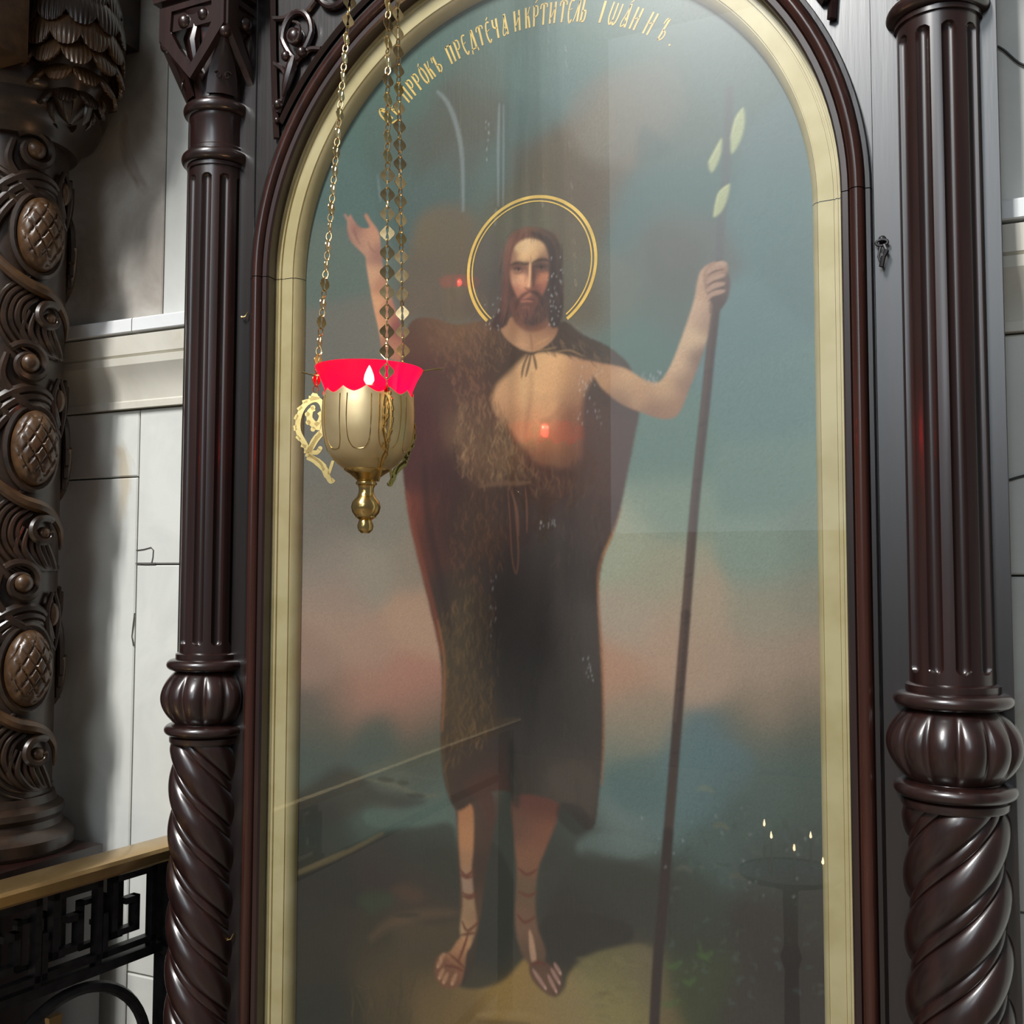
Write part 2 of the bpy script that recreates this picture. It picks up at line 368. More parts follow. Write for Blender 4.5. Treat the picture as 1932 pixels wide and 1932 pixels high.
# ---- columns
FL = 10
def fluted(R, z0, z1):
    depth, half = 0.0085, 0.0098
    rows = [z0, z0+0.012]
    e0, e1 = z0+0.020, z1-0.026
    rows += [e0+half*t for t in (0, .08, .18, .3, .45, .6, .8, 1.0)] + [e0+half*1.3, (e0+e1)/2] + [e1-half*t for t in (1.3, 1.0, .8, .6, .45, .3, .18, .08, 0)] + [z1-0.012, z1]
    def fn(u, v):
        z = rows[int(round(v*(len(rows)-1)))]; a = 2*PI*u
        per = 2*PI/FL; d = ((a+per/2) % per)-per/2; s = d*R
        w = half
        if z <= e0 or z >= e1: w = 0
        elif z < e0+half: w = math.sqrt(max(0, half*half-(e0+half-z)**2))
        elif z > e1-half: w = math.sqrt(max(0, half*half-(z-e1+half)**2))
        r = R
        if w > 0 and abs(s) < w: r = R-depth*math.sqrt(max(0, 1-(s/w)**2))*(w/half)**0.5
        return (r*math.cos(a), r*math.sin(a), z)
    return MB().grid(240, len(rows), fn)
def twisted(R, z0, z1, hand, N=4, pitch=0.34):
    nz = int((z1-z0)/0.005)
    def fn(u, v):
        z = z0+(z1-z0)*v; a = 2*PI*(u+hand*z/pitch)
        t = (N*u) % 1.0
        if t < 0.74: h = 0.0125*math.sin(PI*t/0.74)**0.5
        else: h = 0.0045*math.sin(PI*(t-0.74)/0.26)**0.5
        e = min(1, (z1-z)/0.012)
        r = R-0.0125+h*(0.75+0.25*e)
        return (r*math.cos(a), r*math.sin(a), z)
    return MB().grid(176, nz, fn)
def gadroon(R, z0, z1, n=13):
    def fn(u, v):
        a = 2*PI*u; z = z0+(z1-z0)*v; s = math.sin(PI*(0.06+0.88*v))**0.62
        t = (n*u) % 1.0; lob = math.sin(PI*min(1, max(0, (t-0.06)/0.88)))**0.42 if 0.06 < t < 0.94 else 0.10*math.sin(PI*(((t+0.06) % 1.0)/0.12))
        env = math.sin(PI*v)**0.5
        r = 0.052+(R-0.052)*s*(0.74+0.26*lob*env)
        return (r*math.cos(a), r*math.sin(a), z)
    return MB().grid(13*16, 26, fn)
def torus_prof(zc, R, h, out):
    return [(R, zc-h)] + [(R+out*math.sin(PI*k/10)**0.8, zc-h*math.cos(PI*k/10)) for k in range(1, 10)] + [(R, zc+h)]
COLS = {}
def column(s):
    c = obj('column', fluted(0.0565, 1.428, 2.385), 'wood', case, True, 30); c.location = (s*0.664, 0.020-0.07, 0)
    def sub(name, mb, mat='wood', sharp=35):
        return obj(name, mb, mat, c, True, sharp)
    sub('ring', MB().lathe([(0.03, 2.376), (0.060, 2.376), (0.060, 2.383)]+torus_prof(2.3965, 0.058, 0.0125, 0.013)+[(0.058, 2.412), (0.03, 2.412)], seg=64))
    sub('drum', MB().lathe([(0.03, 2.405), (0.0575, 2.405), (0.0575, 2.417), (0.055, 2.420), (0.0550, 2.470), (0.0575, 2.474), (0.0575, 2.482), (0.03, 2.482)], seg=64))
    sub('ring', MB().lathe([(0.03, 2.478)]+torus_prof(2.494, 0.057, 0.0125, 0.012)+[(0.055, 2.512), (0.03, 2.512)], seg=64))
    sub('ring', MB().lathe([(0.03, 1.421), (0.062, 1.421), (0.0625, 1.424), (0.0625, 1.431), (0.058, 1.434), (0.03, 1.434)], seg=64))
    sub('ring', MB().lathe([(0.03, 1.397)]+torus_prof(1.4105, 0.060, 0.0115, 0.019)+[(0.03, 1.424)], seg=64))
    sub('gadrooned_knob', gadroon(0.090, 1.300, 1.398), 'wood', 60)
    sub('ring', MB().lathe([(0.03, 1.276)]+torus_prof(1.288, 0.062, 0.0115, 0.019)+[(0.060, 1.304), (0.03, 1.304)], seg=64))
    sub('ring', MB().lathe([(0.03, 1.262), (0.069, 1.263), (0.071, 1.266), (0.071, 1.274), (0.066, 1.278), (0.03, 1.278)], seg=64))
    sub('twisted_shaft', twisted(0.0705, 0.40, 1.264, s), 'wood', 50)
    sub('plinth', MB().bbox(-0.085, 0.085, -0.085, 0.02, 0.0, 0.402, 0.004))
    # capital
    sub('capital_bell', MB().grid(48, 10, lambda u, v: ((lambda a, k: ((0.054+0.030*k**2.2)*math.cos(a), (0.054+0.030*k**2.2)*math.sin(a), 2.510+0.165*k))(2*PI*u, v))))
    W = 0.080
    sub('abacus', MB().box(-W, W, -W, 0.03, 2.640, 2.70).box(-W-0.012, W+0.012, -W-0.012, 0.03, 2.70, 2.716).box(-W-0.020, W+0.020, -W-0.020, 0.03, 2.716, 2.735).box(-W-0.034, W+0.034, -W-0.034, 0.03, 2.735, 2.765).box(-W-0.01, W+0.01, -W-0.01, 0.03, 2.765, 3.0), sharp=20)
    outl = [(-W, 2.69), (W, 2.69), (W, 2.628), (W*0.55, 2.585), (0, 2.535), (-W*0.55, 2.585), (-W, 2.628)]
    inn = [(-W*0.62, 2.678), (W*0.62, 2.678), (W*0.66, 2.640), (W*0.36, 2.600), (0, 2.562), (-W*0.36, 2.600), (-W*0.66, 2.640)]
    for face in range(3):
        def place(p, h, face=face):
            x, y, z = p[0], -W-0.006+h, p[1]
            y += 0.0*z
            if face == 1: return (-y, x, z)
            if face == 2: return (y, x, z)
            return (x, y, z)
        sh = sub('shield', MB().ring(outl, inn, place, 0.0, 0.014), sharp=20)
        bm_ = MB().ball(place((-0.022, 2.655), 0.010), 0.015, 14).ball(place((0.024, 2.660), 0.010), 0.013, 14)
        dr = [place(p, 0.014) for p in ((0.0, 2.668), (0.002, 2.640), (-0.004, 2.615), (0.0, 2.590), (0.0, 2.570))]
        bm_.tube(dr, [0.004, 0.009, 0.012, 0.010, 0.003], 8)
        sub('boss', bm_)
    for k in range(4):
        a = PI/4+k*PI/2; dx, dy = math.cos(a), math.sin(a)
        if dy > 0: continue
        mb = MB(); tx, ty = -dy, dx; lv = []
        rows = ((0.052, 2.515, 0.030), (0.060, 2.545, 0.028), (0.073, 2.578, 0.021), (0.090, 2.603, 0.012), (0.098, 2.612, 0.006))
        for r, z, w in rows:
            for q, d in ((-1, 0), (-0.5, 0.006), (0, 0.010), (0.5, 0.006), (1, 0)):
                lv.append((dx*(r+d)+tx*w*q, dy*(r+d)+ty*w*q, z))
            lv.append((dx*(r-0.016), dy*(r-0.016), z))
        f = []
        for i in range(len(rows)-1):
            for q in range(6):
                q2 = (q+1) % 6; f.append((6*i+q, 6*i+q2, 6*i+6+q2, 6*i+6+q))
        mb.add(lv, f); mb.ball((dx*0.103, dy*0.103, 2.618), 0.0125, 16)
        for sgn in (-1, 1):
            sp = []
            for j in range(16):
                th = 0.5+j*0.38; rr = 0.0075*(1-j/19)
                o = sgn*(0.009); u_, z_ = o+sgn*rr*math.cos(th), 2.545+rr*math.sin(th)*1.3
                sp.append((dx*0.0715+tx*u_, dy*0.0715+ty*u_, z_))
            mb.tube(sp, 0.0018, 6)
        sub('corner_leaf', mb)
    return c
for s in (-1, 1): COLS[s] = column(s)
# ---- pierced spandrel carving above the arch
def spandrel(s):
    y0 = 0.0125
    base = obj('spandrel', MB(), 'wood_panel', case) if False else None
    P = lambda x, z, y=y0: (s*-x, y, z)      # authored for the left side (x negative)
    edge = [(-0.5169, 2.420), (-0.523, 2.50), (-0.528, 2.60), (-0.532, 2.72), (-0.535, 2.80)]
    arc = [(-0.590*math.cos(a), AZ+0.590*math.sin(a)) for a in np.linspace(math.radians(30.5), math.radians(66), 14)]
    outer = [p for p in edge[::-1]] + arc
    mb = MB()
    w = 0.007
    mb.tube([P(*p) for p in edge], w, 4, flat=1.0); mb.tube([P(*p) for p in arc], w, 4); mb.tube([P(-0.535, 2.80), P(-0.25, 2.80), P(arc[-1][0], arc[-1][1])], w, 4)
    root = obj('spandrel', mb, 'wood', case, True, 30)
    def loop(cx, cz, rx, rz, t, n=28, tip=0.0):
        return [P(cx+rx*math.sin(2*PI*k/n)*(1-tip*max(0, -math.cos(2*PI*k/n))), cz+rz*math.cos(2*PI*k/n), y0+t) for k in range(n)]
    mb = MB(); mb.tube(loop(-0.4703, 2.612, 0.034, 0.046, -0.002, tip=0.45), 0.0065, 8, True)
    mb.tube(loop(-0.385, 2.690, 0.036, 0.040, -0.002), 0.0065, 8, True)
    obj('tracery_ring', mb, 'wood', root)
    for a, b, c_ in (((-0.528, 2.66), (-0.500, 2.655), (-0.478, 2.662)), ((-0.478, 2.662), (-0.452, 2.655), (-0.43, 2.672)), ((-0.47, 2.565), (-0.49, 2.53), (-0.513, 2.47)), ((-0.455, 2.572), (-0.44, 2.58), (-0.415, 2.575)), ((-0.526, 2.57), (-0.505, 2.555), (-0.49, 2.53)), ((-0.43, 2.672), (-0.42, 2.72), (-0.45, 2.80))):
        obj('tracery_bar', MB().tube([P(*q) for q in catmull([a, b, c_], 6)], 0.0055, 6), 'wood', root)
    for bx, bz, by, br in ((-0.471, 2.608, -0.004, 0.017), (-0.4549, 2.5747, -0.006, 0.010), (-0.4921, 2.5743, -0.006, 0.010), (-0.5093, 2.4835, -0.006, 0.0095), (-0.5112, 2.4525, -0.006, 0.006), (-0.385, 2.69, -0.004, 0.018)):
        obj('boss', MB().ball(P(bx, bz, y0+by), br, 16), 'wood', root)
    mb = MB().tube([P(*q, y0-0.005) for q in ((-0.475, 2.570), (-0.480, 2.552), (-0.4876, 2.531), (-0.494, 2.512), (-0.500, 2.498))], [0.006, 0.011, 0.010, 0.007, 0.002], 8)
    obj('carved_drop', mb, 'wood', root)
    mb = MB()
    sp = []
    for j in range(22):
        th = j*0.42; rr = 0.020*(1-j/26); sp.append(P(-0.471+rr*math.sin(th), 2.610+1.2*rr*math.cos(th), y0-0.014))
    mb.tube(sp, 0.0032, 6)
    obj('carved_scroll', mb, 'wood', root)
for s in (-1, 1): spandrel(s)
# small fittings: key with its screw eye, two brass hooks
key = MB(); key.tube([(0.583+0.008*math.cos(2*PI*k/16), 0.008, 2.067+0.0045*math.sin(2*PI*k/16)) for k in range(16)], 0.0022, 6, True)
key.ball((0.583, 0.013, 2.073), 0.006, 10).tube([(0.586, 0.006, 2.063), (0.590, 0.004, 2.052), (0.583, 0.003, 2.045)], 0.0026, 6).tube([(0.590, 0.004, 2.054), (0.585, 0.003, 2.044), (0.582, 0.003, 2.030)], 0.0034, 6).tube([(0.581, 0.006, 2.060), (0.578, 0.005, 2.046), (0.582, 0.005, 2.036)], 0.0018, 6)
obj('latch_hook', key, 'iron', case, label='dark metal latch hook on the right stile')
for z, x in ((2.078, -0.587), (0.904, -0.596)):
    obj('brass_hook', MB().tube([(x-0.006, 0.012, z), (x, 0.006, z-0.001), (x+0.006, 0.008, z+0.001), (x+0.009, 0.012, z+0.010)], 0.0014, 6).ball((x-0.002, 0.008, z), 0.003, 8), 'brass', case)
# ================================================================== the painting
CY, CR, CZ0 = 0.060, 0.484, 0.705           # canvas plane, half width, lower edge
def onto(px, py):
    """a place measured in the photograph -> (x, z) in millimetres on the canvas plane"""
    d = (px-966)/FPX*AX_R-(py-966)/FPX*AX_U+AX_F; t = (CY-CAM[1])/d[1]
    return ((CAM[0]+t*d[0])*1000, (CAM[2]+t*d[2])*1000)
def steps(a, b, fine, lo, hi):
    out = [a]
    while out[-1] < b: out.append(out[-1]+(fine if lo < out[-1] < hi else fine*1.5))
    return np.array(out)
GX = steps(-CR*1000, CR*1000, 1.25, -130, 120); GZ = steps(CZ0*1000, (AZ+CR)*1000, 1.25, 1930, 2260)
IMG = np.zeros((len(GZ), len(GX), 3))
rng = np.random.default_rng(7)
def smooth(t): t = np.clip(t, 0, 1); return t*t*(3-2*t)
def box_of(pts, pad):
    a = np.array(pts); x0, z0 = a.min(0)-pad; x1, z1 = a.max(0)+pad
    i0, i1 = np.searchsorted(GX, [x0, x1]); j0, j1 = np.searchsorted(GZ, [z0, z1])
    return slice(j0, j1), slice(i0, i1)
def field(samples, X, Z, sig, p0=None):
    """smooth colour field through (px, py, (r,g,b)) samples"""
    P = np.array([onto(a, b) for a, b, _ in samples]); C = np.array([lin(c) for _, _, c in samples])
    num = np.zeros(X.shape+(3,)); den = np.zeros(X.shape)+1e-12
    for (x, z), c in zip(P, C):
        d2 = (X-x)**2+(Z-z)**2
        w = np.exp(-d2/(2*sig*sig))+1e-4/(1+d2/(sig*sig))**2
        num += w[..., None]*c; den += w
    return num/den[..., None]
def sdist(poly, X, Z):
    P = np.array(poly); n = len(P); d = np.full(X.shape, 1e9); ins = np.zeros(X.shape, bool)
    for i in range(n):
        (x0, z0), (x1, z1) = P[i], P[(i+1) % n]; ex, ez = x1-x0, z1-z0
        L = ex*ex+ez*ez+1e-9; t = np.clip(((X-x0)*ex+(Z-z0)*ez)/L, 0, 1)
        d = np.minimum(d, (X-x0-t*ex)**2+(Z-z0-t*ez)**2)
        if abs(ez) > 1e-9:
            c = ((z0 > Z) != (z1 > Z)) & (X < ex*(Z-z0)/ez+x0); ins ^= c
    d = np.sqrt(d); return np.where(ins, -d, d)
def shape(pxs, color, feather=4, alpha=1.0, sig=30, smoothed=True, wob=0.0):
    pts = [onto(*p) for p in pxs]
    if smoothed: pts = [tuple(p) for p in catmull(pts, 5, True)]
    js, is_ = box_of(pts, feather+4)
    X, Z = np.meshgrid(GX[is_], GZ[js])
    if X.size == 0: return
    d = sdist(pts, X, Z)
    if wob: d = d+wob*(np.sin(Z*0.9+3*np.sin(X*0.35))+np.sin(X*0.7+Z*0.33))
    a = smooth(0.5-d/feather)*alpha
    c = field(color, X, Z, sig) if isinstance(color, list) else lin(color)
    IMG[js, is_] = IMG[js, is_]*(1-a[..., None])+c*a[..., None]
def stroke(pxs, color, width, feather=1.5, alpha=1.0, taper=True, raw=False, n=5):
    pts = [tuple(p) for p in pxs] if raw else [onto(*p) for p in pxs]
    pts = [tuple(p) for p in catmull(pts, n)] if len(pts) > 2 else pts
    js, is_ = box_of(pts, width+feather+2); X, Z = np.meshgrid(GX[is_], GZ[js])
    if X.size == 0: return
    d = np.full(X.shape, 1e9); N = len(pts)-1
    for i in range(N):
        (x0, z0), (x1, z1) = pts[i], pts[i+1]; ex, ez = x1-x0, z1-z0
        t = np.clip(((X-x0)*ex+(Z-z0)*ez)/(ex*ex+ez*ez+1e-9), 0, 1)
        u = (i+t)/N; w = width*0.5*(np.sin(PI*np.clip(0.08+0.84*u, 0, 1))**0.6 if taper else 1.0)
        d = np.minimum(d, np.hypot(X-x0-t*ex, Z-z0-t*ez)-w)
    a = smooth(0.5-d/feather)*alpha; c = lin(color)
    IMG[js, is_] = IMG[js, is_]*(1-a[..., None])+c*a[..., None]
def inside(poly, x, z):
    r = False; n = len(poly)
    for i in range(n):
        (x0, z0), (x1, z1) = poly[i], poly[(i+1) % n]
        if (z0 > z) != (z1 > z) and x < (x1-x0)*(z-z0)/(z1-z0)+x0: r = not r
    return r
def fur(pxs, count, colors, length, width, alpha=0.6, lean=0.0, wav=0.25, seed=1):
    g = np.random.default_rng(seed); poly = [onto(*p) for p in pxs]; a = np.array(poly); lo, hi = a.min(0), a.max(0); k = 0; tries = 0
    while k < count and tries < count*12:
        tries += 1; x, z = g.uniform(lo, hi)
        if not inside(poly, x, z): continue
        L = length*g.uniform(0.6, 1.3); ph = g.uniform(0, 6.3); ln = lean+g.normal(0, 0.22); pts = []
        for j in range(5):
            t = j/4; pts.append((x+L*t*ln+wav*L*0.5*math.sin(ph+t*5.0)*t, z-L*t))
        c = colors[g.integers(len(colors))]; stroke(pts, c, width*g.uniform(0.6, 1.2), 1.4, alpha*g.uniform(0.5, 1.0), raw=True, n=3); k += 1

def up(samples, k): return [(a, b, tuple(np.clip(np.array(c)*k, 0, 255))) for a, b, c in samples]
# ---- sky, clouds, far land
SKY = [
 (700,250,(72,98,92)),(650,350,(78,100,97)),(610,500,(92,104,98)),(620,650,(107,105,99)),(600,850,(112,110,103)),(650,950,(116,110,101)),(600,1000,(118,112,104)),(720,980,(128,122,110)),
 (620,1050,(140,127,116)),(700,1080,(146,134,120)),(780,1060,(140,126,112)),(640,1130,(150,130,118)),(640,1180,(164,134,117)),(780,1170,(172,138,116)),(700,1230,(164,132,115)),(600,1250,(150,122,108)),(760,1290,(166,118,103)),(700,1300,(160,118,102)),
 (640,1330,(142,112,97)),(780,1350,(140,108,92)),(600,1345,(100,92,84)),(620,1380,(86,88,78)),(720,1390,(82,88,79)),(800,1400,(82,85,74)),(600,1440,(78,86,80)),(700,1440,(80,88,82)),(790,1470,(78,82,74)),(740,1490,(94,96,85)),
 (700,1560,(72,84,76)),(640,1600,(52,60,54)),(780,1545,(84,97,90)),(820,1520,(88,100,93)),(600,1560,(50,54,50)),(740,1590,(60,70,62)),
 (620,1640,(56,52,44)),(600,1700,(46,44,41)),(700,1640,(52,48,46)),(800,1620,(56,56,50)),(780,1680,(62,54,48)),(640,1760,(50,46,41)),(700,1740,(54,50,42)),(790,1745,(80,66,50)),(700,1800,(62,54,42)),(600,1830,(46,44,38)),(600,1910,(40,42,38)),(660,1920,(44,44,38)),(740,1850,(80,66,48)),(720,1910,(74,62,44)),(800,1800,(68,60,46)),(820,1880,(98,78,52)),(840,1910,(108,88,58)),
 (900,1900,(120,98,62)),(960,1905,(128,104,64)),(1000,1840,(124,100,60)),(1060,1900,(122,104,72)),(1120,1880,(118,106,68)),(1150,1800,(100,94,66)),(1190,1830,(110,98,74)),(1200,1900,(108,92,64)),
 (960,1640,(58,60,54)),(950,1720,(56,58,52)),(950,1790,(50,54,50)),(1080,1640,(56,56,51)),(1080,1740,(54,50,48)),(1150,1700,(60,56,54)),(1120,1600,(64,70,66)),(1200,1640,(62,66,60)),(1200,1720,(58,56,52)),
 (1300,1680,(58,64,58)),(1300,1760,(54,58,52)),(1320,1850,(60,66,46)),(1450,1750,(56,50,48)),(1500,1850,(50,44,43)),(1420,1900,(58,52,50)),(1540,1920,(56,50,48)),(1520,1700,(58,56,52)),
 (1450,1640,(66,70,66)),(1520,1600,(66,72,70)),(1350,1600,(76,90,88)),(1420,1560,(76,88,86)),(1520,1500,(74,84,80)),(1450,1500,(82,94,90)),(1300,1500,(90,112,114)),(1200,1480,(84,106,106)),(1180,1560,(108,120,118)),(1230,1540,(92,110,110)),
 (1300,1440,(96,116,118)),(1360,1420,(96,114,118)),(1450,1440,(88,100,96)),(1530,1420,(80,92,86)),(1200,1420,(116,122,110)),(1200,1380,(140,128,112)),(1420,1390,(104,104,92)),(1530,1380,(92,90,80)),(1200,1340,(154,134,116)),(1450,1340,(146,126,110)),(1530,1320,(128,114,100)),
 (1170,1270,(178,136,114)),(1250,1220,(178,146,126)),(1330,1250,(168,142,124)),(1450,1250,(160,138,122)),(1530,1240,(152,130,115)),(1300,1150,(168,148,128)),(1200,1180,(168,152,136)),(1450,1160,(150,142,126)),(1530,1130,(136,130,116)),(1250,1080,(156,152,132)),(1180,1020,(158,160,140)),(1450,1050,(130,144,132)),(1530,1030,(120,130,120)),
 (1250,960,(128,142,128)),(1450,900,(112,132,124)),(1250,850,(104,126,118)),(1450,750,(104,126,124)),(1400,620,(102,124,126)),(1200,650,(92,112,108)),(1150,560,(104,108,102)),(1270,560,(96,104,100)),(1250,450,(100,104,100)),(1300,480,(102,104,102)),(1200,400,(86,106,106)),(1300,350,(88,108,107)),(1450,400,(96,118,120)),(1530,500,(96,116,118)),(1500,250,(98,116,118)),(1400,150,(96,110,108)),(1300,250,(98,108,104)),
 (1200,200,(118,114,104)),(1150,260,(118,110,98)),(1250,140,(106,112,106)),(1100,330,(96,82,68)),(1120,380,(98,88,76)),(1040,290,(90,74,56)),(1000,320,(84,76,60)),(1000,230,(76,98,96)),(1060,170,(90,112,112)),(1050,120,(88,112,110)),(1000,120,(80,106,102)),(1100,60,(88,112,108)),(1200,90,(92,112,108)),(1300,110,(92,108,106)),
 (950,60,(74,100,92)),(880,60,(62,90,84)),(820,110,(66,94,86)),(900,140,(76,90,82)),(860,190,(72,72,60)),(900,230,(78,78,66)),(800,260,(74,76,66)),(880,310,(78,82,74)),(770,190,(68,98,90)),(740,300,(72,92,88)),(850,350,(74,90,88)),(930,330,(78,98,96)),(940,390,(84,90,80)),
]
X0, Z0 = np.meshgrid(GX, GZ)
IMG[:] = field(SKY, X0, Z0, 30)
# cloud masses
shape([(772,470),(790,412),(830,388),(875,392),(900,430),(895,520),(900,600),(850,612),(790,605),(760,600),(752,540)], [(790,430,(108,90,66)),(850,430,(102,86,66)),(860,520,(98,82,66)),(770,520,(98,82,68)),(860,590,(96,80,68))], 40, 0.8)
shape([(930,385),(985,330),(1015,305),(1040,270),(1062,250),(1080,275),(1110,300),(1130,330),(1135,420),(1130,500),(1135,600),(1075,620),(900,610),(890,480)], [(1000,310,(88,78,58)),(1060,280,(92,78,60)),(1110,340,(94,80,66)),(1110,480,(100,90,74)),(960,380,(92,84,64)),(1000,410,(98,92,74)),(910,500,(88,78,72)),(1090,560,(94,84,70)),(930,560,(84,70,66))], 50, 0.8)
shape([(1070,255),(1075,200),(1105,160),(1180,120),(1260,130),(1290,200),(1250,270),(1215,240),(1190,280),(1130,310)], [(1150,220,(124,116,104)),(1220,160,(116,114,106)),(1090,200,(118,106,96)),(1200,260,(116,112,106))], 40, 0.55)
shape([(1215,445),(1250,425),(1300,440),(1330,480),(1310,540),(1270,560),(1230,530)], (96,94,90), 30, 0.5)
shape([(1210,240),(1240,255),(1270,285),(1220,310),(1200,300)], (84,98,98), 24, 0.6)
shape([(690,210),(760,170),(830,180),(850,230),(800,300),(740,330),(690,300)], (72,84,76), 40, 0.35)
# far hills and middle ground at the left
shape([(560,1510),(620,1455),(650,1448),(680,1462),(720,1490),(780,1502),(800,1518),(760,1530),(700,1520),(650,1545),(590,1555),(555,1560)], [(620,1490,(56,56,52)),(700,1510,(58,58,54)),(600,1530,(52,50,47)),(660,1500,(66,58,50))], 30, 0.75)
stroke([(690,1470),(740,1480),(790,1500),(830,1500)], (104,102,88), 7, 6, 0.7)
stroke([(700,1445),(760,1460),(820,1470)], (92,94,84), 6, 6, 0.5)
for a, b, w, c in ((728,1470,14,(62,60,52)),(760,1476,10,(66,64,56)),(785,1500,16,(56,60,54))): stroke([(a-w,b),(a+w,b+2)], c, 9, 5, 0.7)
shape([(690,1530),(760,1525),(830,1515),(845,1545),(800,1565),(700,1560)], (86,102,95), 14, 0.6)
shape([(720,1575),(800,1560),(850,1555),(862,1600),(860,1740),(700,1720),(560,1690),(560,1660)], [(800,1580,(50,52,47)),(720,1620,(52,44,42)),(800,1700,(60,52,46)),(620,1680,(44,42,40)),(850,1640,(52,52,46))], 16, 0.75)
stroke([(548,1654),(600,1632),(660,1605),(722,1572)], (108,94,68), 8, 7, 0.7)  # ochre streak: a reflection in the glass, put into the paint colour
stroke([(548,1649),(600,1627),(650,1604)], (124,108,82), 3, 3, 0.45)
shape([(675,1700),(700,1682),(740,1690),(735,1710),(700,1722)], (54,66,48), 26, 0.6)
shape([(740,1680),(770,1670),(800,1690),(780,1705)], (88,64,50), 24, 0.5)
stroke([(700,1770),(740,1740),(800,1725),(860,1722)], (100,78,58), 18, 18, 0.5)
stroke([(745,1728),(790,1726)], (52,50,44), 8, 5, 0.7)
for k in range(26):
    x = 660+rng.uniform(0,130); y = 1880+rng.uniform(-15,40); stroke([(x,y+20),(x+rng.uniform(-8,8),y-5),(x+rng.uniform(-22,22),y-rng.uniform(15,45))], (48,46,36) if k % 2 else (92,74,52), 1.8, 1.4, 0.55)
# right middle ground: water and foliage
shape([(1150,1450),(1250,1420),(1340,1395),(1420,1425),(1400,1500),(1300,1520),(1180,1530)], [(1300,1440,(96,116,118)),(1370,1420,(94,114,120)),(1200,1480,(86,106,106)),(1380,1480,(84,100,100))], 26, 0.6)
shape([(1090,1590),(1130,1572),(1190,1580),(1240,1600),(1180,1625),(1100,1620)], (108,122,120), 16, 0.45)
shape([(1080,1620),(1150,1615),(1230,1640),(1280,1670),(1260,1760),(1200,1790),(1120,1800),(1060,1830),(1020,1780)], [(1150,1660,(54,56,50)),(1120,1740,(50,47,45)),(1220,1700,(56,56,51))], 22, 0.8)
for k in range(120):
    x = rng.uniform(1260,1545); y = rng.uniform(1540,1900); c = [(66,84,70),(82,98,96),(52,58,50),(92,100,90),(60,70,52)][k % 5]
    a = rng.uniform(0,6.3); r = rng.uniform(6,20); stroke([(x,y),(x+r*math.cos(a)*.6,y+r*math.sin(a)*.5),(x+r*math.cos(a+.6),y+r*math.sin(a+.6))], c, rng.uniform(3,7), 3, 0.28)
for x, y, r in ((1270,1818,16),(1262,1890,20),(1300,1850,12),(1330,1800,14)): stroke([(x-r,y),(x,y+6),(x+r,y-4)], (74,96,56), 9, 5, 0.55)
stroke([(1318,1775),(1325,1800),(1340,1815)], (70,92,52), 4, 3, 0.7)
for x, y, c in ((1330,1490,(124,128,108)),(1360,1560,(112,110,86)),(1390,1655,(92,90,76)),(1290,1640,(96,98,88))): stroke([(x-14,y),(x,y-4),(x+14,y+4)], c, 8, 6, 0.45)
# lit ground and the shadow under the figure
shape([(960,1830),(985,1812),(1010,1800),(1030,1850),(1070,1840),(1100,1812),(1150,1790),(1220,1785),(1235,1850),(1225,1940),(980,1940),(840,1935),(860,1880),(905,1862)], [(990,1840,(142,112,66)),(950,1900,(142,114,68)),(1060,1900,(136,116,80)),(1150,1810,(104,96,66)),(1160,1880,(132,120,78)),(1210,1840,(106,94,72)),(880,1900,(112,88,56)),(1000,1925,(140,112,70))], 12, 0.9)
stroke([(900,1916),(960,1912),(1030,1922)], (148,120,78), 10, 8, 0.6); stroke([(900,1928),(1000,1932)], (92,70,44), 8, 6, 0.6)
shape([(862,1855),(900,1866),(950,1850),(985,1812),(1000,1790),(985,1700),(940,1600),(900,1580),(880,1700),(890,1800)], (48,48,44), 10, 0.85)
shape([(1045,1880),(1065,1865),(1075,1835),(1110,1800),(1190,1775),(1180,1740),(1080,1720),(1020,1740),(1010,1800),(1040,1840)], (48,45,43), 10, 0.85)
for k in range(40):
    x = rng.uniform(1080,1220); y = rng.uniform(1800,1930); stroke([(x-10,y),(x+12,y+rng.uniform(-4,4))], [(132,118,84),(96,84,58),(122,104,84)][k % 3], 7, 6, 0.25)
# ---- legs and feet
shape([(862,1500),(905,1490),(930,1500),(932,1560),(918,1640),(908,1720),(900,1770),(892,1830),(870,1850),(868,1740),(866,1620)], [(880,1560,(82,60,48)),(920,1540,(70,50,44)),(910,1640,(62,48,42)),(895,1720,(84,62,48)),(890,1800,(60,50,44))], 7, 0.95)
shape([(866,1516),(880,1512),(893,1530),(893,1600),(890,1640),(895,1700),(900,1740),(893,1770),(884,1790),(876,1780),(868,1755),(873,1700),(869,1640),(865,1570)], [(878,1530,(168,114,80)),(878,1580,(176,122,86)),(880,1630,(160,116,86)),(884,1665,(150,120,102)),(884,1710,(150,118,90)),(890,1740,(140,100,76)),(874,1750,(172,138,104))], 8, 0.95, 14)
shape([(970,1500),(1050,1510),(1053,1540),(1030,1600),(1015,1640),(1010,1700),(1014,1750),(1030,1800),(1012,1830),(985,1800),(972,1740),(975,1640),(970,1580)], [(1010,1520,(96,56,48)),(1010,1570,(124,78,60)),(985,1560,(96,66,56)),(1000,1620,(126,84,64)),(990,1680,(104,80,62)),(995,1740,(110,80,62)),(980,1750,(120,88,72)),(990,1790,(94,72,58))], 9, 0.95, 18)
shape([(998,1755),(1006,1770),(1012,1812),(1004,1816),(999,1790)], (176,136,112), 5, 0.9)
shape([(870,1768),(888,1775),(880,1800),(876,1830),(868,1858),(850,1866),(828,1856),(820,1830),(826,1806),(848,1796)], [(860,1795,(158,110,80)),(870,1810,(128,84,62)),(840,1830,(116,76,58)),(872,1790,(176,128,92))], 6, 0.95, 12)
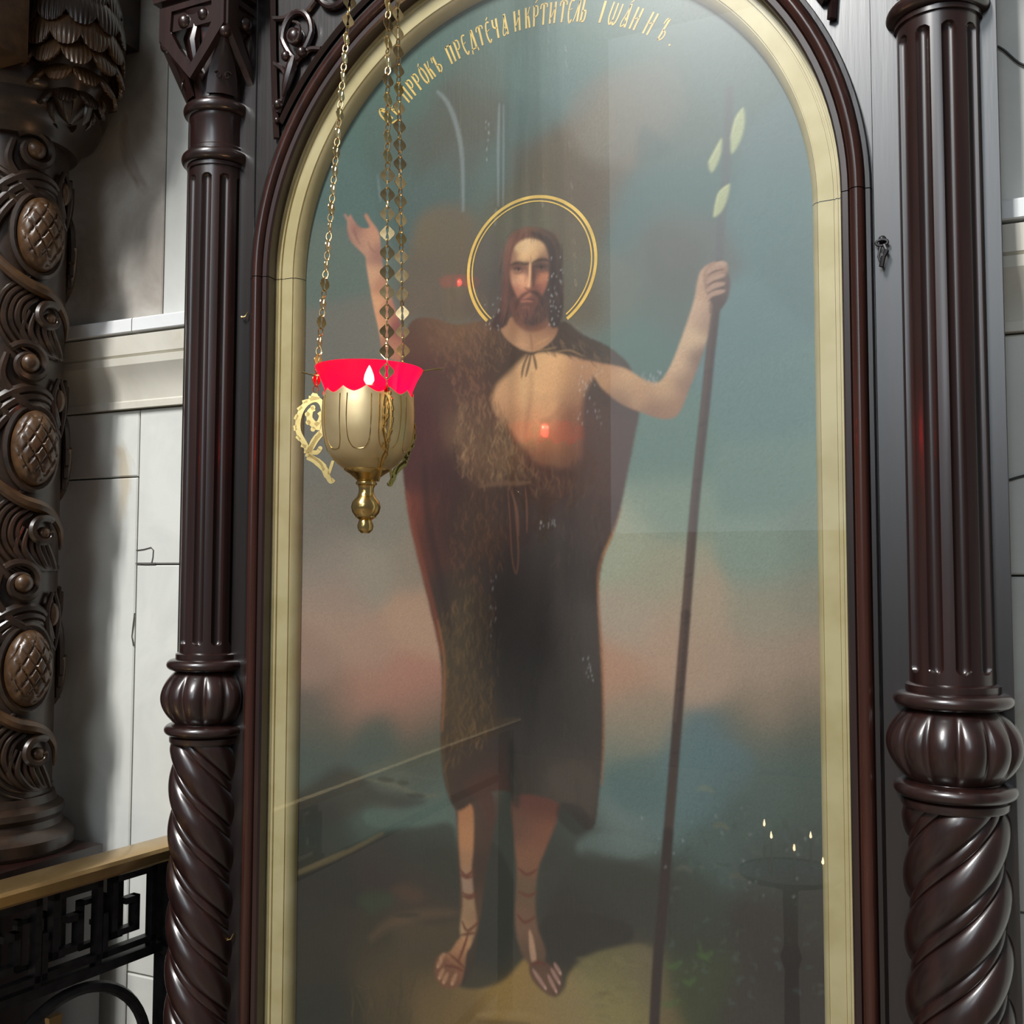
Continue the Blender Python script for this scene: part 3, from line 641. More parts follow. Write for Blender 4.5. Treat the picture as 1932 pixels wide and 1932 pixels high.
for x, y, l in ((834,1805,7),(829,1818,9),(832,1838,12),(840,1846,12),(856,1848,13)):
    stroke([(x+5,y-l*.8),(x,y),(x-3,y+l*.7)], (162,118,90), 7.5, 3, 0.95); stroke([(x-3,y+l*.5),(x-3.5,y+l*.8)], (196,160,126), 4, 2.5, 0.8)
shape([(1000,1818),(1020,1812),(1050,1830),(1060,1850),(1056,1872),(1040,1880),(1015,1862),(1000,1840)], (92,64,54), 6, 0.9)
for (x0, y0), (x1, y1) in (((1006,1830),(1030,1866)),((1034,1840),(1050,1872)),((1040,1828),(1056,1856)),((1046,1818),(1058,1838))):
    stroke([(x0,y0),((x0+x1)/2,(y0+y1)/2),(x1,y1)], (158,120,110), 7, 3, 0.9); stroke([(x1-2,y1-4),(x1,y1)], (196,164,146), 4, 2.5, 0.7)
STR = (96,50,40)
for pts in (((868,1640),(880,1652),(895,1640)),((868,1650),(882,1656),(897,1650)),((872,1684),(885,1690),(900,1684)),((872,1690),(885,1695),(900,1690)),((872,1738),(882,1756),(903,1740)),((870,1764),(884,1762),(896,1760)),((884,1760),(874,1790),(864,1815)),((848,1800),(862,1812),(876,1826)),((840,1822),(858,1824),(874,1832)),((978,1638),(995,1650),(1014,1640)),((978,1682),(996,1690),(1012,1684)),((976,1725),(990,1740),(1010,1730)),((1002,1820),(1016,1816),(1030,1820))):
    stroke(pts, STR, 5, 2.5, 0.85)
# ---- raised arm at the left
ARM1 = [(649,406),(652,404),(657,410),(661,405),(668,416),(678,428),(690,431),(697,427),(689,411),(688,405),(692,404),(701,418),(710,430),(716,444),(719,470),(722,500),(732,540),(748,590),(764,640),(760,680),(725,668),(714,620),(704,575),(696,530),(691,500),(689,484),(674,468),(660,452),(655,432),(655,418)]
shape(ARM1, up([(655,412,(150,110,96)),(670,435,(132,92,82)),(680,455,(150,110,94)),(700,445,(170,124,100)),(705,420,(160,112,90)),(690,475,(160,120,100)),(712,480,(132,92,82)),(702,520,(176,134,106)),(720,540,(150,104,84)),(708,570,(186,138,104)),(735,590,(150,96,82)),(716,610,(186,136,102)),(750,620,(112,62,62)),(735,650,(150,100,80))], 1.12), 4, 1.0, 13)
stroke([(656,420),(661,438),(671,455)], (172,130,112), 4, 3, 0.7); stroke([(668,430),(672,446),(680,462)], (112,76,70), 3, 2.5, 0.6); stroke([(685,448),(692,462),(690,474)], (182,140,116), 4, 3, 0.6); stroke([(694,455),(700,470),(708,476)], (122,84,74), 3, 3, 0.6)
# ---- the fur cloak
CLOAK = [(780,604),(762,640),(753,720),(756,830),(762,910),(774,990),(794,1075),(814,1160),(829,1230),(834,1300),(831,1380),(836,1460),(848,1508),(866,1530),(900,1508),(940,1492),(975,1498),(1010,1500),(1050,1513),(1085,1545),(1106,1566),(1122,1556),(1130,1500),(1139,1410),(1138,1310),(1133,1210),(1129,1120),(1138,1055),(1158,1005),(1172,955),(1186,885),(1200,815),(1206,775),(1195,720),(1188,690),(1150,655),(1100,632),(1062,606),(1030,640),(1002,664),(975,652),(940,612),(905,606),(860,612),(815,600)]
FURC = [(790,640,(84,56,46)),(830,625,(104,76,56)),(880,630,(104,78,58)),(930,640,(92,66,50)),(960,660,(70,52,42)),(800,700,(78,44,42)),(850,700,(70,46,40)),(900,690,(70,48,40)),(950,690,(76,56,44)),(860,740,(76,50,44)),(900,760,(88,60,48)),(880,800,(108,82,62)),(930,850,(104,78,58)),(800,800,(74,40,40)),(790,880,(78,42,40)),(830,900,(62,38,36)),(780,980,(118,60,46)),(800,1040,(92,50,40)),(820,1000,(60,36,34)),(850,1000,(58,40,36)),(900,1000,(72,50,38)),(950,960,(66,46,40)),(1000,950,(60,44,40)),(1050,900,(74,50,45)),(1080,880,(70,52,47)),(1120,850,(84,66,60)),(1160,820,(88,70,64)),(1150,900,(88,66,60)),(1100,980,(68,54,50)),(1140,1000,(80,62,56)),(1050,1050,(66,57,53)),(1090,1060,(60,50,46)),(950,1100,(58,48,43)),(880,1150,(72,58,42)),(840,1120,(58,44,38)),(880,1250,(74,60,44)),(870,1350,(76,60,44)),(850,1450,(66,52,42)),(900,1440,(62,50,46)),(1000,1200,(70,61,56)),(950,1250,(66,57,52)),(1080,1200,(72,63,58)),(1030,1100,(68,59,55)),(1040,1280,(70,62,57)),(1110,1350,(66,58,53)),(1060,1350,(62,55,51)),(1000,1400,(64,57,54)),(1050,1470,(76,66,60)),(1090,1500,(72,62,57)),(900,1490,(62,48,44)),(980,1470,(50,46,42)),(935,1480,(78,50,44)),(1110,1550,(50,44,41)),(1060,660,(62,50,42)),(1110,650,(70,60,54)),(1160,690,(78,66,60)),(1180,730,(80,64,58))]
shape(CLOAK, FURC, 6, 1.0, 30, True, 0.5)
# folds and warm edges of the cloak
stroke([(768,930),(778,990),(797,1070),(820,1160),(832,1230)], (128,68,50), 12, 9, 0.6)
stroke([(800,880),(808,980),(830,1090),(850,1200)], (50,32,31), 16, 14, 0.6)
stroke([(826,1170),(838,1240),(838,1310),(834,1380)], (158,100,66), 5, 5, 0.6)
stroke([(835,1390),(840,1460),(850,1505)], (96,74,52), 5, 4, 0.5)
stroke([(1172,960),(1150,1020),(1131,1070),(1129,1130),(1136,1240),(1139,1360),(1136,1480)], (150,96,62), 5, 6, 0.65)
stroke([(1160,1000),(1136,1050)], (176,132,90), 4, 4, 0.5)
stroke([(1010,1010),(1020,1150),(1010,1300),(990,1440)], (50,45,42), 20, 26, 0.25)
stroke([(965,1400),(970,1480),(975,1520)], (42,42,39), 20, 12, 0.7)
stroke([(1000,700),(960,1000)], (60,42,38), 6, 20, 0.0)
shape([(875,1480),(930,1450),(945,1500),(930,1560),(900,1510)], (84,50,44), 16, 0.4)
shape([(1030,1455),(1090,1440),(1125,1470),(1118,1540),(1060,1510)], (82,72,66), 18, 0.5)
shape([(1060,1515),(1100,1525),(1112,1560),(1085,1575),(1050,1540)], (42,38,36), 10, 0.6)
TAN = [(150,118,86),(128,98,70),(168,136,100),(104,78,56),(92,66,48)]
DK = [(60,42,34),(48,34,30),(72,52,40)]
fur([(865,745),(900,742),(935,735),(958,790),(970,850),(958,905),(910,905),(862,880),(855,800)], 420, TAN, 17, 2.6, 0.42, 0.02, 0.5, 2)
fur([(855,750),(960,760),(965,905),(850,900)], 160, DK, 16, 2.2, 0.42, 0.0, 0.4, 3)
fur([(800,605),(860,612),(930,612),(975,650),(930,690),(870,720),(820,690)], 320, [(120,88,64),(96,66,48),(140,104,76),(70,48,38)], 14, 2.4, 0.4, 0.3, 0.45, 4)
fur([(850,705),(900,720),(940,715),(900,760),(855,750)], 40, [(128,94,76),(80,54,44)], 16, 3.2, 0.55, 0.2, 0.5, 5)
fur([(835,1130),(930,1110),(945,1200),(935,1350),(905,1420),(845,1440),(835,1300)], 520, [(112,88,58),(92,70,46),(130,98,64),(56,46,36)], 18, 2.4, 0.38, -0.05, 0.35, 6)
fur([(870,920),(960,935),(955,1060),(930,1110),(850,1100),(850,1000)], 300, [(104,70,48),(86,58,42),(124,84,54),(50,38,32)], 16, 2.4, 0.38, 0.0, 0.4, 7)
fur([(940,1100),(1110,1100),(1125,1500),(960,1480)], 110, [(72,64,58),(54,48,45),(78,68,58)], 26, 4.5, 0.28, 0.0, 0.25, 8)
fur([(1060,900),(1170,870),(1150,1000),(1110,1080),(1050,1050)], 60, [(92,72,64),(62,50,46)], 24, 4.5, 0.28, -0.15, 0.25, 9)
fur([(760,720),(850,760),(850,1000),(790,1000),(758,850)], 60, [(96,54,48),(58,34,34)], 30, 5, 0.25, 0.05, 0.2, 10)
# ---- chest, shoulder and the arm with the staff
CHEST = [(1002,668),(1040,662),(1080,670),(1110,676),(1150,680),(1124,705),(1104,740),(1098,780),(1100,830),(1096,866),(1070,884),(1040,880),(1012,874),(992,850),(968,820),(946,795),(930,764),(936,730),(958,706),(980,684)]
shape(CHEST, up([(1030,690,(184,148,110)),(1000,740,(186,150,110)),(960,740,(172,132,98)),(1050,720,(178,140,102)),(1085,730,(132,98,76)),(1080,800,(120,84,64)),(1060,830,(132,92,66)),(1000,820,(176,132,90)),(1040,850,(150,106,72)),(980,800,(170,126,92)),(1000,870,(120,80,62)),(1060,880,(98,66,56)),(1110,690,(150,114,88)),(1020,780,(186,144,104)),(1005,862,(88,62,50)),(1030,874,(80,56,47)),(1055,870,(80,56,47)),(1085,850,(88,62,52)),(965,815,(140,104,76)),(1096,820,(92,66,56))], 1.14), 16, 1.0, 20)
stroke([(1003,705),(1000,760),(990,820)], (160,122,92), 9, 12, 0.45); stroke([(1065,760),(1040,790),(1020,795)], (150,108,80), 10, 10, 0.4)
fur([(935,740),(960,790),(985,850),(1010,890),(960,900),(930,800)], 130, TAN, 16, 2.4, 0.5, 0.1, 0.5, 11)
fur([(985,850),(1050,885),(1090,860),(1085,920),(1000,925)], 150, [(96,66,54),(70,50,44),(120,88,66)], 16, 2.6, 0.45, 0.05, 0.4, 12)
STAFF = [(1377,170),(1373,260),(1368,350),(1360,430),(1357,500),(1349,590),(1340,670),(1330,770),(1320,860),(1310,960),(1302,1060),(1294,1160),(1286,1260),(1278,1360),(1270,1460),(1261,1570),(1252,1690),(1242,1800),(1234,1940)]
stroke(STAFF[:5], (96,92,96), 14, 5, 0.55, False); stroke(STAFF[4:12], (78,60,56), 16, 3, 0.95, False); stroke(STAFF[11:], (68,52,48), 16.5, 3, 0.95, False)
stroke([(x-4, y) for x, y in STAFF[5:14]], (104,80,72), 4, 4, 0.55, False)
stroke(STAFF[15:], (46,38,38), 17, 4, 0.75, False)
for y in (700,800,905,1085,1175,1300,1420): 
    k = np.interp(y, [p[1] for p in STAFF], [p[0] for p in STAFF]); stroke([(k-8,y+3),(k+8,y-2)], (52,40,38), 3, 2.5, 0.5)
ARM2 = [(1118,694),(1150,684),(1185,698),(1215,716),(1238,722),(1252,712),(1268,684),(1285,640),(1303,588),(1312,555),(1315,535),(1322,512),(1338,498),(1356,500),(1352,560),(1342,590),(1334,640),(1318,690),(1300,735),(1282,778),(1264,790),(1238,788),(1205,776),(1172,762),(1148,744),(1128,722)]
shape(ARM2, up([(1140,705,(158,122,94)),(1180,725,(174,138,104)),(1210,745,(164,128,98)),(1170,750,(128,96,76)),(1230,775,(132,100,80)),(1255,735,(172,138,106)),(1265,770,(140,106,84)),(1280,690,(182,150,122)),(1295,720,(130,100,84)),(1300,640,(180,152,126)),(1318,680,(112,88,78)),(1318,590,(180,150,128)),(1335,600,(132,104,90)),(1325,540,(176,144,120)),(1345,540,(140,108,94))], 1.10), 5, 1.0, 14)
shape([(1340,497),(1358,494),(1370,496),(1374,512),(1378,535),(1374,560),(1362,582),(1350,590),(1342,570),(1330,545),(1328,515)], [(1345,505,(160,124,106)),(1365,540,(98,78,74)),(1345,540,(138,106,94)),(1358,575,(84,66,62)),(1340,520,(160,126,106))], 4, 1.0, 9)
for y0 in (503,522,538,552):
    stroke([(1334,y0+11),(1346,y0+2),(1366,y0-3)], (172,138,120), 8.5, 3, 0.9); stroke([(1336,y0+17),(1348,y0+9),(1366,y0+5)], (86,64,60), 2.6, 2, 0.8)
stroke([(1350,500),(1360,496),(1370,499)], (178,146,128), 7, 3, 0.9)
stroke([(1346,560),(1340,590)], (92,72,66), 8, 4, 0.7)
for pts in (((1402,204),(1388,225),(1379,262),(1381,290),(1398,262),(1405,230)), ((1361,262),(1349,285),(1337,308),(1343,325),(1355,305),(1361,282)), ((1376,348),(1356,366),(1347,408),(1362,398),(1372,375))):
    shape(pts, (178,182,142), 6, 0.85); stroke([pts[0], pts[1], pts[2]], (206,206,160), 3, 3, 0.7)
# ---- mantle collar and tie
shape([(1002,664),(1030,640),(1062,610),(1100,632),(1150,658),(1188,692),(1150,688),(1110,680),(1080,672),(1040,664)], [(1050,640,(66,52,44)),(1100,655,(68,56,50)),(1150,680,(76,66,60))], 6, 0.95, 16)
fur([(1010,655),(1060,625),(1120,650),(1180,695),(1100,678),(1040,664)], 60, [(120,96,72),(56,44,38),(88,70,56)], 13, 2.6, 0.5, 0.6, 0.5, 13)
for a, b in (((1050,664),(1100,672)), ((1012,662),(1050,655))): stroke([a, ((a[0]+b[0])/2, a[1]-3), b], (150,120,86), 3, 2.5, 0.6)
stroke([(985,655),(1002,666),(1020,655)], (64,48,40), 8, 3, 0.9)
for pts in (((998,666),(988,690),(984,712)),((1002,668),(997,690),(992,710)),((1006,668),(1010,685),(1012,697))): stroke(pts, (92,66,50), 5, 2.5, 0.85)
# girdle with hanging thongs
stroke([(905,918),(940,912),(975,912),(1000,910)], (112,84,64), 9, 4, 0.75)
for pts in (((958,920),(962,980),(966,1050),(974,1082),(978,1040),(972,960),(966,920)), ((991,920),(994,960),(994,1005)), ((962,922),(975,960),(979,1010))): stroke(pts, (128,86,64), 2.6, 1.8, 0.75)
# ---- head: neck, hair, face
shape([(945,618),(966,598),(1030,606),(1052,618),(1042,642),(1012,663),(986,660),(958,642)], [(960,625,(166,122,92)),(985,640,(186,142,108)),(1020,640,(172,130,98)),(1000,612,(118,78,64)),(1030,620,(130,92,72))], 5, 1.0, 12)
stroke([(1001,630),(1003,648),(1004,660)], (140,98,76), 4, 4, 0.7); stroke([(975,648),(995,652)], (196,152,118), 5, 4, 0.6); stroke([(1010,650),(1035,638)], (190,148,112), 4, 4, 0.6)
shape([(965,560),(1030,560),(1034,612),(1000,625),(970,606)], (112,74,62), 8, 0.9)
HAIR = [(1002,428),(978,433),(960,450),(951,480),(949,520),(945,560),(937,590),(928,612),(940,622),(956,612),(964,590),(968,560),(1030,560),(1034,600),(1042,618),(1056,612),(1063,575),(1062,520),(1060,480),(1052,452),(1032,434)]
shape(HAIR, [(1000,435,(112,78,62)),(970,450,(128,84,68)),(958,500,(110,76,66)),(955,560,(92,62,56)),(942,605,(70,48,44)),(1030,445,(80,60,52)),(1050,480,(72,56,50)),(1055,540,(66,52,48)),(1048,600,(58,46,44))], 6, 1.0, 14, True, 0.4)
FACE = [(1000,450),(982,455),(968,470),(962,495),(961,515),(966,538),(974,556),(984,572),(1000,580),(1014,572),(1026,552),(1033,532),(1036,508),(1035,482),(1024,458)]
shape(FACE, up([(985,468,(204,168,128)),(1003,466,(208,172,132)),(1018,470,(190,152,114)),(1028,476,(140,106,84)),(968,486,(150,108,86)),(985,486,(206,166,124)),(1006,484,(198,158,118)),(1024,488,(128,94,76)),(976,504,(112,74,62)),(990,503,(128,88,72)),(1014,500,(84,58,52)),(1026,502,(88,62,54)),(968,522,(176,124,98)),(977,528,(214,160,126)),(986,534,(204,148,116)),(974,544,(172,112,92)),(1010,520,(104,68,58)),(1022,526,(172,112,86)),(1026,538,(140,88,72)),(1014,545,(112,70,60)),(990,552,(164,106,86)),(1000,572,(96,62,54))], 1.10), 7, 1.0, 6.5)
# hair falling over the temples, parting
stroke([(998,440),(975,452),(962,478),(957,520),(954,570)], (124,78,64), 9, 8, 0.6); stroke([(1004,440),(1030,452),(1040,472),(1043,510),(1042,560)], (56,44,42), 13, 9, 0.75); stroke([(1010,436),(1040,450),(1054,490)], (96,72,60), 4, 5, 0.4)
stroke([(968,462),(962,490),(961,530),(966,560)], (86,56,50), 6, 7, 0.5)
for k in range(44):
    x = rng.uniform(946,963); y = rng.uniform(455,590); stroke([(x,y),(x-2,y+16),(x-5,y+30)], [(128,82,68),(76,50,46)][k % 2], 1.8, 1.8, 0.35)
    x = rng.uniform(1040,1061); y = rng.uniform(455,590); stroke([(x,y),(x+1,y+16),(x+1,y+30)], [(86,66,58),(46,38,38)][k % 2], 1.8, 1.8, 0.35)
    x = rng.uniform(965,1045); y = rng.uniform(430,444); stroke([(x,y),(x+(x-1003)*.15,y+6),(x+(x-1003)*.35,y+16)], [(112,74,60),(66,48,44)][k % 2], 1.8, 1.8, 0.35)
# brow ridge and sockets, then eyes
stroke([(964,500),(976,496),(990,498),(1000,497)], (62,42,38), 6.5, 5, 0.8); stroke([(1005,496),(1016,491),(1027,490),(1034,492)], (50,38,36), 7, 5, 0.8)
stroke([(966,506),(978,503),(992,506)], (96,62,54), 7, 6, 0.55); stroke([(1008,502),(1020,499),(1032,502)], (66,48,44), 8, 6, 0.6)
for ex, ey, wh in ((978,509,(150,116,100)), (1021,505,(96,74,66))):
    stroke([(ex-8,ey),(ex,ey-3.5),(ex+8,ey+1)], (48,34,34), 2.6, 2.2, 0.75)
    stroke([(ex-6,ey+1),(ex,ey+2),(ex+6,ey+1.5)], wh, 3.2, 2.2, 0.8)
    stroke([(ex-0.5,ey-1.5),(ex+0.8,ey+1)], (34,26,26), 5.4, 2.2, 0.9)
    stroke([(ex-8,ey+5),(ex,ey+7),(ex+8,ey+4)], (118,78,66), 3.5, 4, 0.55)
stroke([(1001,483),(1002,493)], (150,108,84), 3, 3, 0.5)
# nose
stroke([(1000,496),(999.5,518),(998,540)], (236,184,142), 4.6, 4, 0.9); stroke([(1006,498),(1007,520),(1006,541)], (88,58,50), 6, 5, 0.75); stroke([(990,543),(997,547),(1004,544)], (104,64,54), 3, 3, 0.7); stroke([(992,512),(991,532)], (170,114,90), 5, 5, 0.45); stroke([(996,537),(998,541)], (240,194,156), 4, 3, 0.6)
# moustache, mouth, beard
shape([(968,562),(978,572),(990,577),(1008,577),(1022,562),(1036,552),(1036,588),(1024,608),(1004,616),(984,608),(970,590)], [(980,588,(112,72,62)),(995,590,(112,70,62)),(1020,590,(68,50,48)),(1000,608,(66,50,48)),(970,572,(100,66,58))], 10, 0.9, 9)
stroke([(999,550),(987,557),(978,568),(973,582)], (84,54,48), 8, 6, 0.8); stroke([(1002,550),(1014,555),(1022,567),(1026,584)], (64,46,44), 9, 6, 0.85)
stroke([(984,569),(994,567.5),(1004,569)], (176,110,96), 4, 3, 0.75); stroke([(984,566),(994,564.5),(1006,566)], (72,46,42), 2.4, 2.4, 0.7)
stroke([(984,582),(995,580),(1004,583)], (136,86,74), 5, 5, 0.55)
for k in range(90):
    x = rng.uniform(972,1034); y = rng.uniform(570,604); stroke([(x,y),(x+rng.uniform(-2,2),y+6),(x+rng.uniform(-4,4),y+12)], [(118,78,66),(56,42,42),(82,58,52)][k % 3], 1.5, 1.5, 0.35)
# pale vertical streaks, then varnish glints painted in as white specks
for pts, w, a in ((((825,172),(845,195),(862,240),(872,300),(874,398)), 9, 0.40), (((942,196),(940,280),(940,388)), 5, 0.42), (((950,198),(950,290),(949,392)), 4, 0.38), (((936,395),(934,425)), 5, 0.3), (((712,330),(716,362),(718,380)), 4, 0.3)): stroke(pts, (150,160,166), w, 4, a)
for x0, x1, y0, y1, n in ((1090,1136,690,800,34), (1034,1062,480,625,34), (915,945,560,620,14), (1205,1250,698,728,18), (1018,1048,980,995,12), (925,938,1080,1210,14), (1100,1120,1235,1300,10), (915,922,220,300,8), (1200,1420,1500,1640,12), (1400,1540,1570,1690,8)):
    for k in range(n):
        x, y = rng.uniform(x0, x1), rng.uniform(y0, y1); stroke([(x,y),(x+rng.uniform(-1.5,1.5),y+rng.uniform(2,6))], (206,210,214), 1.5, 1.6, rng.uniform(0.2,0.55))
# broad brushwork
for k in range(420):
    x = rng.uniform(-CR*1000, CR*1000); z = rng.uniform(CZ0*1000, (AZ+CR)*1000); L = rng.uniform(30, 90); w = rng.uniform(6, 16)
    i = min(len(GX)-1, np.searchsorted(GX, x)); j = min(len(GZ)-1, np.searchsorted(GZ, z)); c = IMG[j, i]*rng.uniform(0.88, 1.12)
    js, is_ = box_of([(x-L/3, z), (x+L/3, z)], w+4); X, Z = np.meshgrid(GX[is_], GZ[js])
    if X.size:
        a = (np.exp(-((X-x)/(L/3))**2-((Z-z)/w)**2)*0.10)[..., None]; IMG[js, is_] = IMG[js, is_]*(1-a)+IMG[js, is_]*(c/np.maximum(IMG[j, i], 1e-3))*a
for _ in range(2):
    IMG[1:-1, 1:-1] = 0.25*IMG[1:-1, 1:-1]*2+0.125*(IMG[:-2, 1:-1]+IMG[2:, 1:-1]+IMG[1:-1, :-2]+IMG[1:-1, 2:])
IMG *= 1+0.05*rng.standard_normal(IMG.shape[:2])[..., None]

PGAIN = 1.05
art = thing('icon_painting', 'oil painting of a haloed bearded man in fur cloak holding a staff, gilded arched frame', 'painting', (0, CY, CZ0))
def canvas_mesh():
    nx, nz = len(GX), len(GZ); X, Z = np.meshgrid(GX/1000, GZ/1000)
    keep = (Z <= AZ) | (np.hypot(X, Z-AZ) <= CR)
    idx = -np.ones(X.shape, int); idx[keep] = np.arange(keep.sum())
    a, b, c, d = idx[:-1, :-1], idx[:-1, 1:], idx[1:, 1:], idx[1:, :-1]
    q = np.stack([a, b, c, d], -1).reshape(-1, 4); q = q[(q >= 0).all(1)]
    V = np.stack([X[keep], np.zeros(keep.sum()), Z[keep]-CZ0], -1)
    me = bpy.data.meshes.new('canvas'); me.vertices.add(len(V)); me.vertices.foreach_set('co', V.ravel())
    me.loops.add(q.size); me.loops.foreach_set('vertex_index', q.ravel().astype(np.int32))
    me.polygons.add(len(q)); me.polygons.foreach_set('loop_start', np.arange(0, q.size, 4, dtype=np.int32)); me.polygons.foreach_set('loop_total', np.full(len(q), 4, np.int32))
    me.update(); at = me.color_attributes.new('paint', 'FLOAT_COLOR', 'POINT')
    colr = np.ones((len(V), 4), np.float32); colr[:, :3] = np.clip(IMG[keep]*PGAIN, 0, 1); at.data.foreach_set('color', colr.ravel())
    return me
def canvas_mat():
    t = NT('oil_paint'); a = t.n('ShaderNodeVertexColor'); a.layer_name = 'paint'; t.l(a.outputs['Color'], t.b.inputs['Base Color'])
    v = t.coords((220, 1, 26)); n = t.n('ShaderNodeTexNoise', i_Scale=1.0, i_Detail=3.0); t.l(v, n.inputs['Vector'])
    v2 = t.coords((60, 1, 60)); n2 = t.n('ShaderNodeTexNoise', i_Scale=1.0, i_Detail=5.0); t.l(v2, n2.inputs['Vector'])
    ad = t.n('ShaderNodeMath', operation='ADD'); t.l(n.outputs['Fac'], ad.inputs[0]); t.l(n2.outputs['Fac'], ad.inputs[1])
    t.set(Roughness=0.46); t.b.inputs['Specular IOR Level'].default_value = 0.32; t.bump(ad.outputs[0], 0.16, 0.0012); return t.m
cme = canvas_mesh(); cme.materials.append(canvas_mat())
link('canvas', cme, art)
# gilded slip frame between glass and canvas
gold_prof = [(0.0, -0.0300), (0.0, -0.0005)]
gp = [(0.531, 0.062), (0.531, 0.0300), (0.527, 0.0295), (0.522, 0.0305), (0.5215, 0.0325), (0.5195, 0.0325), (0.519, 0.0310), (0.5155, 0.0310), (0.515, 0.0345), (0.5130, 0.0345), (0.5125, 0.0330), (0.4905, 0.0345), (0.4900, 0.0375), (0.4885, 0.0375), (0.4880, 0.0360), (0.4840, 0.0390), (0.4790, 0.0480), (0.4780, 0.0560), (0.4780, 0.0595)]
for sg in ('arch', -1, 1):
    obj('gilded_frame', moulding([(r-0.5, y) for r, y in gp], 0.5, sg, 0.705), 'gold', art, True, 30)
obj('gilded_frame', MB().box(-0.478, 0.478, 0.036, 0.0595, 0.700, 0.722), 'gold', art, False)
# halo: a broad and a fine gold line, open below
HC, HR = (-0.0021, 2.1193), 0.1235
def arc_band(r0, r1, a0, a1, y, n=72):
    mb = MB(); vs = []
    for k in range(n+1):
        a = math.radians(a0+(a1-a0)*k/n)
        for r in (r0, r1): vs.append((HC[0]+r*math.cos(a), y, HC[1]+r*math.sin(a)))
    for k in range(n+1):
        a = math.radians(a0+(a1-a0)*k/n)
        for r in (r0, r1): vs.append((HC[0]+r*math.cos(a), y+0.0004, HC[1]+r*math.sin(a)))
    N = 2*(n+1); f = []
    for k in range(n): f += [(2*k, 2*k+1, 2*k+3, 2*k+2), (N+2*k, N+2*k+2, N+2*k+3, N+2*k+1), (2*k+1, N+2*k+1, N+2*k+3, 2*k+3), (2*k, 2*k+2, N+2*k+2, N+2*k)]
    return mb.add(vs, f)
obj('halo', arc_band(HR-0.0048, HR+0.0008, -55.5, 226.5, CY-0.0006), 'paint_gold', art, False, label='gold line halo')
obj('halo', arc_band(HR-0.0108, HR-0.0084, -54.0, 228.5, CY-0.0006), 'paint_gold', art, False, label='fine inner gold line of the halo')
# inscription: narrow Church Slavonic capitals on an arc, each letter its own piece of gold
T = 3.6; S = 1.3
V_ = lambda x, w=T: ([(x, 0), (x, 38)], w)
G = {
 'П': (13, [V_(2.2), V_(10.8), ([(1, 36.5), (12.5, 36.5)], 2.6)]),
 'Р': (11, [V_(2.2), ([(2, 36.5), (8, 36), (9.5, 29), (8.5, 20), (3, 17)], 2.6)]),
 'О': (11, [([(5.5, -1), (1.8, 9), (1.8, 29), (5.5, 39)], 3.2), ([(5.5, 39), (9.4, 29), (9.4, 9), (5.5, -1)], 3.2)]),
 'К': (11, [V_(2.2), ([(9.5, 38), (5, 22)], S*1.3), ([(5, 24), (7.5, 16), (9, 0)], 3.4)]),
 'Ъ': (14, [([(0, 27), (1.5, 36.5), (5.2, 37)], 2.0), V_(5.2), ([(5, 18), (11, 15), (12, 7), (8, 1), (3.5, 1)], 2.6)]),
 'Е': (11, [([(9, 36), (5, 38), (2, 30), (1.8, 12), (5.5, -2), (9, 4)], 2.8), ([(2, 20), (8, 23)], S)]),
 'Д': (14, [([(8, 39), (9.5, 20), (10.5, 2)], 4.0), ([(7, 38), (4, 18), (1.5, 2)], 2.2), ([(0.5, 2), (13, 2)], 2.4), ([(1, 2), (0, -7)], 2.0), ([(12.6, 2), (13.5, -5)], 2.0)]),
 'Т': (13, [V_(6.5), ([(0.5, 29), (2, 37), (11.5, 37), (12.8, 30)], 2.2)]),
 'Ч': (11, [V_(9.0), ([(1.8, 38), (2.2, 24), (8.5, 19)], 3.0)]),
 'А': (14, [([(7.5, 40), (9.5, 20), (11.5, 0)], 4.0), ([(7, 38), (5.2, 22), (2.2, 8), (3.5, 0), (9.5, 7), (6, 16)], 1.9)]),
 'И': (13, [V_(2.2), V_(11.0), ([(3, 8), (10.5, 28)], S*1.2)]),
 'Л': (12, [([(8, 38), (8.6, 18), (9.4, 0)], 3.8), ([(7.5, 37), (4, 12), (1, 0)], S*1.4)]),
 'Ь': (11, [V_(2.2), ([(2, 18), (8, 19), (9.2, 8), (7.5, 1), (2, 1)], 3.0)]),
 'І': (6, [V_(3.0, 4.4)]),
 'Ѡ': (20, [([(2, 38), (1.5, 12), (6, 0), (9.5, 8), (10, 37)], 2.8), ([(9.5, 8), (13, 0), (17.5, 10), (18.5, 37)], 2.8)]),
 'Н': (13, [V_(2.2), V_(10.8), ([(3, 17), (10.5, 22)], S*1.4)]),
 'С': (17, [([(15, 33), (9, 42), (3, 34), (1.5, 18), (6, 2), (13, -2), (17, -5)], 3.4), ([(9, 42), (12, 24), (13, 6)], 3.2)]),
 'в': (12, [([(2, 4), (2, 30)], 3.2), ([(2, 16), (8, 17), (9, 8), (7, 3), (2, 4)], 2.8), ([(-1, 22), (8, 24)], S)]),
 '.': (4, [([(1, 0), (2.6, 2.6)], 3.4)]),
}
